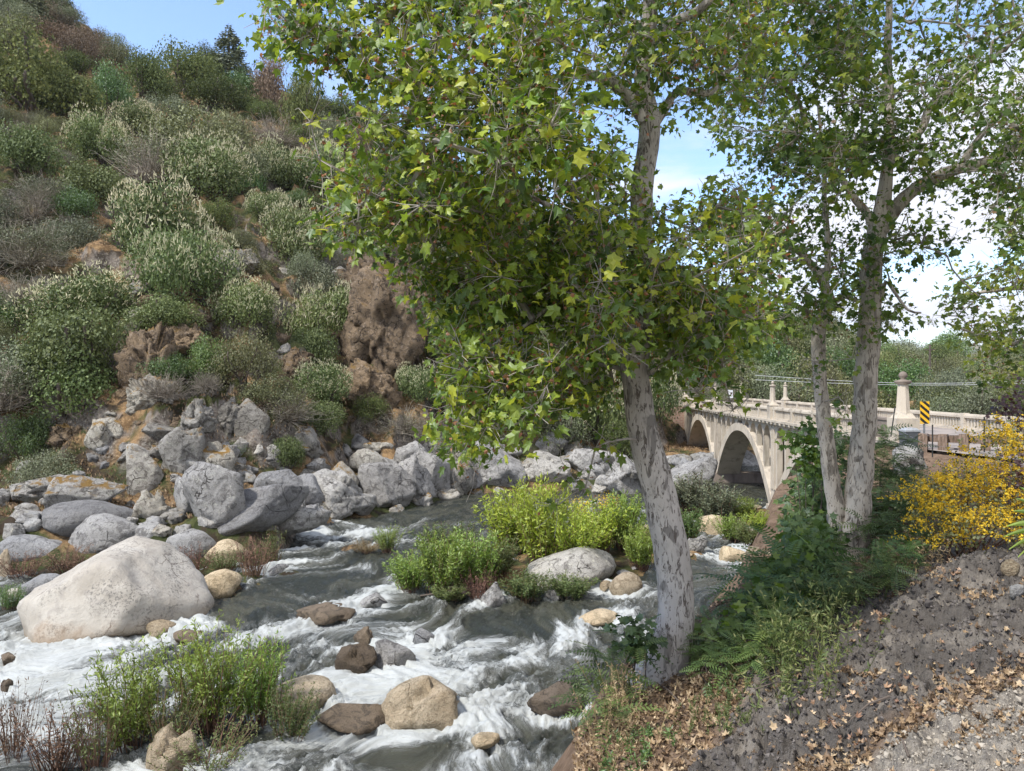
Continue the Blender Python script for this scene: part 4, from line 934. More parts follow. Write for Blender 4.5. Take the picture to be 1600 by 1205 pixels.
def twigs_mesh(name, seed, n=260, flat=.8, rad=.006):
    rg = np.random.default_rng(seed); mb = MB()
    for k in range(n):
        d = unit(np.array([rg.normal(), rg.normal(), abs(rg.normal())*.8+.1])); L = rg.uniform(.6, 1.05); p0 = np.array([rg.normal()*.08, rg.normal()*.08, 0]); pts = [p0]
        for j in range(4):
            d = unit(d+rg.normal(size=3)*.3+np.array([0, 0, .04])); pts.append(pts[-1]+d*L/4)
        q = np.array(pts); q[:, 2] *= flat*1.7; mb.tube(q, np.linspace(rad*1.6, rad*.5, 5), 3, cap=False, v=rg.uniform())
        for j in range(3):
            a = q[2+j % 3]; dd = unit(rg.normal(size=3)+d); mb.tube([a, a+dd*.12, a+dd*.12+unit(rg.normal(size=3)+dd)*.12], rad*.5, 3, cap=False, v=rg.uniform())
    return mb.mesh(name)
def proto(kind, seed):
    """a hidden-free prototype: returns list of (part name, mesh)"""
    P_ = []
    if kind in ('buckeye', 'buckeye_green'):
        me, c, r = crown_mesh('crown', seed, n=10000, card=.042, lobes=26, flat=.78); me.materials.append(MAT['buckeye'])
        P_ = [('crown', me)]
        t = trunk_mesh('trunk', seed, c, r); t.materials.append(MAT['trunk']); P_.append(('trunk', t))
        if kind == 'buckeye':
            s = spikes_mesh('blossoms', seed, c, r, 1., 900, .05); s.materials.append(MAT['blossom']); P_.append(('blossoms', s))
    elif kind == 'twiggy':
        me = twigs_mesh('branches', seed); me.materials.append(MAT['twig']); P_ = [('branches', me)]
        me, c, r = crown_mesh('crown', seed, n=500, card=.03, lobes=16, flat=.7); me.materials.append(MAT['olive']); P_.append(('crown', me))
    elif kind == 'twiggy_green':
        me = twigs_mesh('branches', seed, 150); me.materials.append(MAT['twig']); P_ = [('branches', me)]
        me, c, r = crown_mesh('crown', seed, n=3800, card=.038, lobes=26, flat=.75, shell=.9); me.materials.append(MAT['greyleaf']); P_.append(('crown', me))
    elif kind == 'pine':
        me, c, r = crown_mesh('crown', seed, 'cone', n=5200, card=.09, lobes=60, flat=1.7, tpl=CARD, shell=.9); me.materials.append(MAT['greyleaf']); P_ = [('crown', me)]
        mb = MB(); mb.tube([(0, 0, -.2), (0, 0, 1.5), (0, 0, 2.6)], [.05, .035, .01], 6)
        me = mb.mesh('trunk'); me.materials.append(MAT['trunk']); P_.append(('trunk', me))
    else:
        mt, n, cd, lb, fl, tr = {'oak': ('oak', 9000, .040, 30, .82, .045), 'bright': ('bright', 8000, .042, 26, .85, .03), 'olive': ('olive', 8500, .034, 34, .72, .03), 'rustbush': ('rust', 6000, .038, 26, .75, .03), 'grey': ('greyleaf', 8000, .035, 32, .78, .03)}[kind]
        me, c, r = crown_mesh('crown', seed, n=n, card=cd, lobes=lb, flat=fl, shell=.75); me.materials.append(MAT[mt]); P_ = [('crown', me)]
        t = trunk_mesh('trunk', seed, c, r, -.5, tr, 9); t.materials.append(MAT['trunk']); P_.append(('trunk', t))
    return P_
PRO = {}
def plant(kind, variant, name, pos, w, h, rz, label, cat, group=None):
    key = (kind, variant)
    if key not in PRO:
        PRO[key] = proto(kind, 300+17*variant+sum(map(ord, kind)))
        main = dict(PRO[key]).get('crown' if kind[:6] != 'twiggy' else 'branches'); co = np.empty(len(main.vertices)*3, np.float32); main.vertices.foreach_get('co', co); co = co.reshape(-1, 3)
        lo, hi = np.percentile(co, 1, 0), np.percentile(co, 99, 0)
        for nm, me in PRO[key]:
            q = np.empty(len(me.vertices)*3, np.float32); me.vertices.foreach_get('co', q); q = q.reshape(-1, 3)
            q[:, 0] -= (lo[0]+hi[0])/2; q[:, 1] -= (lo[1]+hi[1])/2; q[:, 2] -= lo[2]; q /= np.array([(hi[0]-lo[0]), (hi[1]-lo[1]), (hi[2]-lo[2])]); me.vertices.foreach_set('co', q.astype(np.float32).ravel()); me.update()
    o = empty(name, pos, label, cat, group, rz); o.scale = (w, w, h)
    for nm, me in PRO[key]: put(nm, me, None, o)
    return o
def vplant(px, py, w, h, kind, var, name, label, cat='shrub', group=None, Y=None, drop=.12):
    """px, py centre of crown; w, h in photo px"""
    b = hit(px, py+h*.5, 30) if Y is None else P(px, py+h*.5, Y)
    W = w*1.08/F*b[1]; H = h*.86/F*b[1]
    pos = np.array([b[0], b[1]+W*.15, b[2]-H*drop+(h*.10/F*b[1])])
    return plant(kind, var, name, pos, W, H*(1+drop), (px*7.3+py) % 6.28, label, cat, group)
HERO = [
 (150, 215, 84, 76, 'buckeye', 0, 'flowering_shrub', 'cream flowering buckeye high at the left, dark green underneath'), (206, 196, 60, 52, 'buckeye', 1, 'flowering_shrub', 'small pale flowering buckeye behind the brown scrub'),
 (318, 276, 112, 100, 'buckeye', 2, 'flowering_shrub', 'dome shaped flowering buckeye left of the twin blossomed one'), (232, 350, 130, 120, 'buckeye', 1, 'flowering_shrub', 'large dense buckeye with heavy cream spikes, upper part of the big pair'),
 (272, 410, 140, 120, 'buckeye', 0, 'flowering_shrub', 'broad buckeye with sparse spikes and bare trailing twigs, lower part of the big pair'), (434, 268, 84, 70, 'buckeye', 1, 'flowering_shrub', 'left half of the twin blossomed buckeyes under the dark wood'),
 (490, 268, 90, 86, 'buckeye', 2, 'flowering_shrub', 'right half of the twin blossomed buckeyes touching the sycamore leaves'), (410, 330, 60, 44, 'buckeye', 0, 'flowering_shrub', 'small buckeye in flower below the twin blossomed pair'),
 (460, 370, 90, 96, 'buckeye', 2, 'flowering_shrub', 'tall buckeye with faded spikes above the mossed ledge'), (112, 472, 150, 96, 'buckeye', 2, 'flowering_shrub', 'wide buckeye with white spikes at middle left'),
 (98, 534, 140, 110, 'buckeye_green', 0, 'shrub', 'dense blue green shrub without flowers under the wide white spiked buckeye'), (90, 604, 150, 110, 'buckeye_green', 1, 'shrub', 'big rounded leafy shrub with bare lower stems at left'),
 (380, 478, 84, 76, 'buckeye', 1, 'flowering_shrub', 'buckeye with a few spikes above the olive shrub'), (492, 498, 110, 100, 'buckeye', 0, 'flowering_shrub', 'yellowish flowering buckeye left of the brown cliff'),
 (545, 480, 76, 60, 'buckeye', 1, 'flowering_shrub', 'pale flowering buckeye hanging over the brown cliff'), (666, 534, 86, 76, 'buckeye', 2, 'flowering_shrub', 'cream flowering buckeye right of the brown cliff'),
 (658, 602, 66, 56, 'buckeye', 0, 'flowering_shrub', 'small round buckeye in bloom below the one beside the cliff'), (500, 602, 76, 64, 'buckeye', 2, 'flowering_shrub', 'fresh green buckeye with tips in bud above the far shore'),
 (500, 652, 60, 48, 'buckeye_green', 0, 'shrub', 'small dark green shrub under the budding buckeye'), (250, 488, 96, 52, 'buckeye_green', 1, 'shrub', 'flat spreading green shrub below the big buckeye pair'),
 (256, 576, 62, 46, 'bright', 0, 'shrub', 'light green leafy shrub over the dark rock wall'), (322, 560, 62, 72, 'bright', 1, 'shrub', 'upright bright green shrub left of the olive one'),
 (378, 566, 96, 84, 'olive', 0, 'shrub', 'dull olive rounded shrub in the middle of the slope'), (424, 614, 96, 52, 'olive', 1, 'shrub', 'low olive brown shrub tangled with dry stems'),
 (250, 616, 72, 50, 'twiggy', 0, 'dead_bush', 'bare silver grey dead bush above the orange grass'), (318, 608, 44, 42, 'twiggy', 1, 'dead_bush', 'bare pinkish brown dead bush right of the silver one'),
 (440, 655, 100, 60, 'twiggy', 1, 'dead_bush', 'wide bare brown thicket above the shore rocks'), (630, 668, 96, 56, 'twiggy', 0, 'dead_bush', 'tangled pale grey leafless bush over the pool'),
 (706, 704, 52, 56, 'grey', 0, 'shrub', 'silvery green shrub growing down the rock wall over the pool'), (445, 712, 46, 50, 'buckeye_green', 0, 'shrub', 'dark green ivy like shrub between shore rocks'),
 (575, 640, 50, 40, 'oak', 0, 'shrub', 'dark low shrub at the foot of the brown cliff'), (360, 702, 44, 26, 'bright', 0, 'shrub', 'small green tuft below the squared outcrop'),
 (36, 680, 70, 80, 'bright', 1, 'shrub', 'yellow green shrub at the lower left of the slope'), (60, 735, 90, 60, 'grey', 1, 'shrub', 'grey green brush at far left above the shore'),
 (30, 400, 120, 120, 'twiggy_green', 0, 'shrub', 'airy grey shrub at the left edge of the slope'), (40, 340, 80, 60, 'twiggy', 1, 'dead_bush', 'bare grey bush on brown grass at the left edge'),
 (290, 212, 150, 110, 'olive', 0, 'shrub', 'big brownish scrub oak spreading across the upper slope'), (225, 250, 110, 110, 'twiggy_green', 1, 'shrub', 'grey brown scrub between the flowering buckeyes'),
 (136, 288, 110, 76, 'buckeye_green', 2, 'shrub', 'dark silvery green shrub below the high left buckeye'), (108, 320, 66, 54, 'bright', 0, 'shrub', 'vivid green shrub beside the dark silvery one'),
 (60, 300, 80, 70, 'twiggy_green', 1, 'shrub', 'thin grey brown shrub on the left slope'), (38, 245, 100, 76, 'buckeye_green', 1, 'shrub', 'pale green rounded shrub at the left edge'),
 (40, 120, 150, 130, 'oak', 1, 'oak_tree', 'large spreading oak with dark limbs at the upper left edge'), (166, 140, 66, 84, 'bright', 1, 'tree', 'fresh bright green tree on the upper left slope'),
 (112, 150, 70, 80, 'oak', 0, 'oak_tree', 'dull green oak between the big oak and the bright tree'), (230, 118, 70, 80, 'oak', 2, 'oak_tree', 'dark rounded oak right of the bright green tree'),
 (280, 112, 100, 80, 'oak', 1, 'oak_tree', 'wide layered oak below the skyline'), (358, 90, 56, 88, 'pine', 0, 'pine_tree', 'grey wispy foothill pine standing on the skyline'),
 (330, 150, 90, 50, 'oak', 0, 'oak_tree', 'low spreading oak below the foothill pine'), (432, 130, 70, 90, 'rustbush', 0, 'tree', 'brown tinged tree on the upper right slope'),
 (470, 160, 60, 110, 'oak', 2, 'oak_tree', 'tall dark oak with a pale bare trunk near the ridge'), (100, 60, 90, 40, 'rustbush', 1, 'tree', 'leafless greyish tree near the top left'),
 (120, 70, 60, 60, 'rustbush', 0, 'tree', 'reddish brown drying tree on the upper left slope'), (145, 30, 40, 34, 'oak', 0, 'oak_tree', 'small round oak on the skyline at left'),
 (218, 68, 50, 34, 'oak', 1, 'oak_tree', 'dark oak on the skyline left of the dip'), (290, 68, 34, 28, 'oak', 0, 'oak_tree', 'round topped oak alone on the middle skyline'),
 (510, 205, 60, 60, 'grey', 0, 'shrub', 'silvery shrub below the dark wood near the ridge'), (420, 205, 90, 60, 'twiggy', 0, 'dead_bush', 'bare mauve grey bush in front of the dark wood'),
 (350, 210, 80, 80, 'olive', 1, 'shrub', 'soft green shrub right of the scrub oak'), (250, 170, 70, 40, 'grey', 1, 'shrub', 'pale grey green shrub over the scrub oak'),
 (540, 330, 70, 60, 'twiggy', 0, 'dead_bush', 'bare purple grey bush above the tan grass brow'), (600, 385, 80, 50, 'twiggy', 1, 'dead_bush', 'dry grey scrub on the tan grass brow'),
 (500, 345, 50, 60, 'oak', 2, 'shrub', 'shadowy green shrub behind the tall faded buckeye'), (330, 345, 60, 50, 'oak', 0, 'shrub', 'green shrub between the dome buckeye and the big pair'), (370, 390, 50, 40, 'olive', 1, 'shrub', 'low olive shrub on orange grass near the mossed ledge'),
 (760, 520, 120, 130, 'oak', 1, 'oak_tree', 'dark oak thicket glimpsed through the sycamore leaves'), (830, 600, 130, 120, 'oak', 0, 'oak_tree', 'dark leafy thicket behind the hanging sycamore branches'), (920, 640, 110, 110, 'buckeye', 1, 'flowering_shrub', 'pale flowering bush behind the leaning trunk'),
 (870, 670, 90, 70, 'grey', 0, 'shrub', 'grey green bush over the rocks behind the hanging leaves'), (790, 650, 90, 80, 'buckeye_green', 0, 'shrub', 'deep green bush above the pool, under hanging leaves'), (1030, 620, 60, 80, 'buckeye', 0, 'flowering_shrub', 'flowering bush between the leaning trunk and the brick wall'),
 (980, 690, 70, 60, 'oak', 2, 'shrub', 'dark bush left of the leaning trunk at the shore'), (1185, 600, 40, 36, 'buckeye', 2, 'flowering_shrub', 'small flowering bush on the slope behind the lamp pylons')]
for i, (px_, py_, w_, h_, kd, vr, nm, lb) in enumerate(HERO):
    vplant(px_, py_, w_, h_, kd, vr, nm, lb, 'tree' if 'tree' in nm else ('bush' if 'bush' in nm else 'shrub'))
def filler_plants():
    rg = np.random.default_rng(11)
    occ = [(a[0], a[1], a[2]*.5, a[3]*.5) for a in HERO]
    n = 0; PXA = rg.uniform(-120, 1180, 3600); TA = rg.uniform(0, 1, 3600)**.8; YhA = np.interp(PXA, BPX, HY); YA = YhA+(np.interp(PXA, TPX, TRY)-YhA)*TA*1.02+3; ZA = ground_z((PXA-800)/F*YA, YA)
    for i in range(3600):
        px = PXA[i]; t = TA[i]
        pc = np.clip(px, -900, 2300); Yh = np.interp(pc, BPX, HY); Yr = np.interp(pc, TPX, TRY); Y = Yh+(Yr-Yh)*t*1.02+3
        X = (px-800)/F*Y; z = ZA[i]; py = 602-(z-CAMZ)*F/Y
        if py > 660: continue
        if 130 < px < 760 and 330 < py < 700 and rg.uniform() < .86: continue
        if 640 < px < 1000 and 400 > py and rg.uniform() < .3: continue
        up = t > .45
        s = rg.uniform(5.5, 11.) if up else rg.uniform(3.2, 6.2)
        if any(abs(px-a) < (b*.8+s*.16*F/Y) and abs(py-s*.3*F/Y-c) < d*.8+s*.12*F/Y for a, c, b, d in occ): continue
        occ.append((px, py-s*.3*F/Y, s*.30*F/Y, s*.20*F/Y)); n += 1
        if n > 620: break
        k = rg.uniform()
        if up:
            kd = 'oak' if k < .42 else 'olive' if k < .60 else 'grey' if k < .73 else 'bright' if k < .83 else 'rustbush' if k < .88 else 'twiggy_green' if k < .97 else 'pine'
        else:
            kd = 'olive' if k < .25 else 'grey' if k < .45 else 'twiggy_green' if k < .62 else 'twiggy' if k < .75 else 'bright' if k < .85 else 'buckeye_green'
        lab = {'oak': ('oak_tree', '%s dark green oak', 'oaks of the upper hillside', 'tree'), 'olive': ('shrub', '%s olive scrub bush', 'olive scrub on the hillside', 'shrub'),
               'grey': ('shrub', '%s grey green brush clump', 'grey green brush on the hillside', 'shrub'), 'bright': ('tree', '%s fresh green tree', 'fresh green trees on the hillside', 'tree'),
               'rustbush': ('tree', '%s drying brown tree', 'brown trees on the hillside', 'tree'), 'twiggy_green': ('shrub', '%s half bare grey shrub', 'half bare shrubs on the hillside', 'shrub'),
               'twiggy': ('dead_bush', '%s leafless grey bush', 'leafless bushes on the hillside', 'bush'), 'buckeye_green': ('shrub', '%s flowerless leafy green shrub', 'leafy shrubs on the hillside', 'shrub'),
               'pine': ('pine_tree', '%s thin grey pine', 'grey pines on the hillside', 'tree')}[kd]
        h = s*(rg.uniform(.72, .95) if kd != 'pine' else 1.5)
        plant(kd, int(rg.integers(3)), lab[0], (X, Y, z-s*.12), s*1.15, h, rg.uniform(0, 6.28), nearlabel(lab[1] % ('small' if s*F/Y < 38 else 'middling' if s*F/Y < 55 else 'large'), px, py-s*.3*F/Y), lab[3], lab[2])
    # wooded valley side beyond the bridge
    for i in range(230):
        px = rg.uniform(1150, 1800); Y = 118+rg.uniform(0, 1)**1.2*215; X = (px-800)/F*Y; z = gz(X, Y); s = rg.uniform(7, 12)*(.6+Y/400)
        kd = ['oak', 'oak', 'grey', 'olive', 'bright', 'olive'][rg.integers(6)]
        plant(kd, int(rg.integers(3)), 'tree', (X, Y, z-.8), s*1.1, s*rg.uniform(.75, .95), rg.uniform(0, 6.28), nearlabel({'oak': 'dark green', 'grey': 'grey green', 'olive': 'olive green', 'bright': 'fresh green'}[kd]+' valley tree', px, 602-(z-CAMZ)*F/Y-s*.4*F/Y), 'tree', 'trees of the valley beyond the bridge')
filler_plants()
def dry_grass():
    rg = np.random.default_rng(21)
    # dry grass over ledges of the slope
    n = 60000; px = rg.uniform(-100, 1200, n); pc = px; Yh = np.interp(pc, BPX, HY); Y = Yh-6+rg.uniform(0, 1, n)**1.3*55; X = (px-800)/F*Y
    g = ground_z(X, Y); m = (n2(X, Y, .12, 3, 55) > -.08) & (g > .9); X, Y, g = X[m], Y[m], g[m]; n = len(X)
    pos = np.stack([X, Y, g-.03], 1); D = unit(np.stack([rg.normal(size=n)*.5, rg.normal(size=n)*.5, np.ones(n)], 1)); x, y, z = rot_frames(rg.normal(size=(n, 3))*[1, 1, .2], D)
    V, Fc, v = scatter(NARROW[0]*np.array([2.6, 1, 1]), NARROW[1], pos, x, y, z, rg.uniform(.10, .34, n), rg.uniform(0, 1, n))
    tag(put('dry_grass', mesh_np('dry_grass', V, Fc, False, {'v': v}), MAT['drygrass']), 'tan dry grass covering the ledges and slopes of the far hillside', 'grass', None, 'stuff')
dry_grass()

# ------------------------------------------------------------------ willows and river shrubs
def willow_mesh(seed, stems=60, leaves=46, spread=.5, lsize=.05, lean=0, bare=.25, width=1.):
    """unit height 1"""
    rg = np.random.default_rng(seed); mb = MB(); LP = []; LD = []
    for k in range(stems):
        a = rg.uniform(0, 6.28); b0 = np.array([math.cos(a), math.sin(a), 0])*rg.uniform(0, .22)*width; d = unit(np.array([math.cos(a)*spread*rg.uniform(.1, 1)+lean, math.sin(a)*spread*rg.uniform(.1, 1), 1.])); L = rg.uniform(.6, 1.05); pts = [b0]
        for j in range(5): d = unit(d+rg.normal(size=3)*.10+np.array([0, 0, .03])); pts.append(pts[-1]+d*L/5)
        pts = np.array(pts); mb.tube(pts, np.linspace(.007, .002, 6), 3, cap=False, v=rg.uniform())
        t = rg.uniform(bare, 1.0, leaves)*5; i = np.minimum(t.astype(int), 4); f = (t-i)[:, None]; LP.append(pts[i]*(1-f)+pts[i+1]*f+rg.normal(size=(leaves, 3))*.018); LD.append(unit(pts[i+1]-pts[i]+rg.normal(size=(leaves, 3))*.13*1.2))
    LP = np.concatenate(LP); LD = np.concatenate(LD); n = len(LP); x, y, z = rot_frames(rg.normal(size=(n, 3)), LD)
    V, Fc, v = scatter(NARROW[0]*np.array([1.6, 1, 1]), NARROW[1], LP, x, y, z, lsize*rg.uniform(.6, 1.4, n), np.clip(rg.normal(.5, .22, n)+.3*(LP[:, 2]-.5), 0, 1))
    return mb.mesh('stems'), mesh_np('leaves', V, Fc, False, {'v': v})
WP = {}
def willow(px, py, w, h, label, mat='willow', var=0, name='willow_shrub', cat='shrub', Y=None, bare=.25, leaves=78, spread=.5, lean=0, stems=60, ls=.05, group=None):
    key = (var, bare, leaves, spread, lean, stems, ls)
    if key not in WP:
        s, l = willow_mesh(500+var*13, stems, leaves, spread, ls, lean, bare); s.materials.append(MAT['redstem']); WP[key] = (s, {}, l)
    s, d, l = WP[key]
    if mat not in d: q = l.copy(); q.materials.append(MAT[mat]); d[mat] = q
    b = hit(px, py, 12) if Y is None else P(px, py, Y)
    H = h/F*b[1]; W = w/F*b[1]
    o = empty(name, (b[0], b[1], max(b[2], -.1)-.05), label, cat, group, (px*3.1) % 6.28); o.scale = (W/1.1, W/1.1, H)
    tag(put('stems', s, None, o), kind='stuff'); put('foliage', d[mat], None, o)
    return o
W_ = willow
W_(205, 1190, 160, 165, 'green willow clump at the left of the foreground thicket', var=0, Y=20.5)
W_(330, 1165, 175, 172, 'tall bright willow clump in the middle of the foreground thicket', var=1, Y=21.5)
W_(405, 1150, 140, 140, 'feathery willow clump above the golden rounded boulder', var=2, Y=22, spread=.35)
W_(270, 1180, 120, 120, 'olive brown willow clump amid the foreground thicket', 'weed', var=3, Y=20.3, leaves=26)
W_(455, 1160, 90, 90, 'small green willow before the golden rounded boulder', 'weed', var=1, Y=20.6)
W_(90, 1215, 150, 110, 'nearly bare reddish willow stems in the bottom left corner', 'redstem', var=4, Y=19.3, leaves=16)
W_(20, 1215, 100, 130, 'bare russet stems at the left edge of the foreground', 'redstem', var=5, Y=19.6, leaves=14)
W_(150, 1215, 120, 130, 'thin brown willow stems left of the green thicket', 'weed', var=5, Y=19.4, leaves=18)
W_(330, 1205, 130, 90, 'low arching willow sprays at the bottom left', 'weed', var=3, Y=19.2, leaves=30, spread=.9)
W_(395, 898, 90, 60, 'brown leafless willow behind the small shore boulder', 'redstem', var=4, leaves=18)
W_(425, 885, 60, 62, 'thin grey willow with green tips at the water edge', 'weed', var=5, leaves=16, spread=.3)
W_(300, 905, 80, 54, 'brown willow tuft between the shore boulders', 'redstem', var=4, leaves=18)
W_(350, 895, 80, 40, 'low brown willow tuft right of the shore boulders', 'weed', var=3, leaves=26)
W_(110, 895, 120, 44, 'brown dead stems behind the huge pale boulder at left', 'redstem', var=5, leaves=18)
W_(35, 905, 90, 40, 'low brown stems at the left edge behind the huge boulder', 'redstem', var=4, leaves=18)
W_(15, 962, 50, 46, 'small green tuft at the left edge beside the huge boulder', 'bright', var=2, Y=33)
W_(605, 862, 56, 44, 'green tuft standing alone in the rapids', 'willow', var=2, Y=44)
W_(572, 864, 46, 24, 'straw coloured grass tuft in the rapids', 'drygrass', var=3, Y=44, spread=.9)
ISW = [(640, 925, 90, 66, 'willow', 'left end willow of the island', 1), (690, 930, 110, 100, 'willow', 'upright light green willow on the left of the island', 0), (740, 925, 100, 90, 'willow', 'green willow clump left of the island centre', 2), (700, 880, 110, 66, 'weed', 'greyish willow at the back of the island', 3),
 (800, 868, 130, 108, 'lime', 'bright lime green bush on the island, left of the tallest', 1), (845, 878, 120, 132, 'lime', 'tallest lime green bush in the middle of the island', 2), (900, 875, 110, 80, 'lime', 'lime green bush right of the tallest island bush', 0), (775, 900, 90, 60, 'weed', 'olive willow below the lime bushes', 3),
 (820, 938, 90, 46, 'weed', 'brownish willow in front of the smooth pale boulder', 3), (890, 936, 90, 38, 'weed', 'olive brown willow right of the brownish one by the pale boulder', 4), (930, 860, 110, 80, 'lime', 'green bush carrying yellow flowers behind the pale boulder', 1), (1000, 890, 70, 70, 'willow', 'green bush beside the leaning trunk', 2), (975, 860, 90, 90, 'willow', 'tall soft green bush left of the leaning trunk', 0),
 (1075, 850, 60, 60, 'bright', 'dark green shrub right of the leaning trunk', 1), (1075, 800, 110, 60, 'greyleaf', 'grey green willow before the bridge', 3), (1120, 815, 90, 56, 'greyleaf', 'grey shrub near the pinkish boulder', 0), (1145, 845, 60, 44, 'willow', 'light green shrub right of the pinkish boulder', 1), (1158, 808, 56, 34, 'willow', 'bright green shrub under the main arch', 2),
 (1190, 828, 56, 32, 'lime', 'yellow green shrub at the pier foot', 1), (1175, 850, 70, 36, 'weed', 'olive tuft by the flat orange rock', 3), (1232, 828, 44, 26, 'weed', 'olive shrub right of the pier foot', 4), (748, 940, 60, 50, 'redstem', 'bare brown stems above the driftwood', 4), (700, 940, 70, 30, 'weed', 'brown dead stems at the water edge of the island', 5)]
for a in ISW: W_(a[0], a[1], a[2], a[3], a[5], a[4], a[6], leaves=8 if a[4] == 'redstem' else 70, stems=75, ls=.065, bare=.12 if a[4] == 'lime' else .25)
# driftwood
t = empty('driftwood', P(720, 936, 34.4), 'tangle of dead grey driftwood sticks at the foot of the island willows', 'driftwood'); rg = np.random.default_rng(9)
for k in range(9):
    a = rg.uniform(-.5, .5); L = rg.uniform(.8, 2.2); p = np.array([rg.uniform(-1, 1), rg.uniform(-.2, .4), rg.uniform(.05, .45)]); d = np.array([math.cos(a)*(1 if k % 2 else -1), rg.uniform(-.3, .3), math.sin(a)*.5]); mb = MB()
    mb.tube([p-d*L/2, p+[0, 0, .05], p+d*L/2], [.05, .04, .02], 5); put('stick', mb.mesh('stick'), MAT['trunk'], t)
# yellow flowers on the island bushes
def blossoms(name, label, pts, n, size, seed, spread, cat='flowers'):
    rg = np.random.default_rng(seed); pts = np.array(pts); k = rg.integers(0, len(pts), n); pos = pts[k]+rg.normal(size=(n, 3))*spread; x, y, z = rot_frames(rg.normal(size=(n, 3)), rg.normal(size=(n, 3)))
    V, Fc, v = scatter(*CARD, pos, x, y, z, size*rg.uniform(.6, 1.4, n), rg.uniform(0, 1, n))
    return mesh_np(name, V, Fc, False, {'v': v})
for lb, pts in (('left patch of orange yellow flowers topping an island bush', [P(900, 786, 46), P(908, 795, 46), P(918, 788, 46), P(912, 805, 46)]), ('right patch of yellow flowers topping an island bush', [P(940, 782, 46), P(952, 788, 46), P(945, 795, 46), P(960, 783, 46)])):
    tag(put('flower_cluster', blossoms('flower_cluster', lb, pts, 420, .10, len(lb), .26), MAT['yellow']), lb, 'flowers')

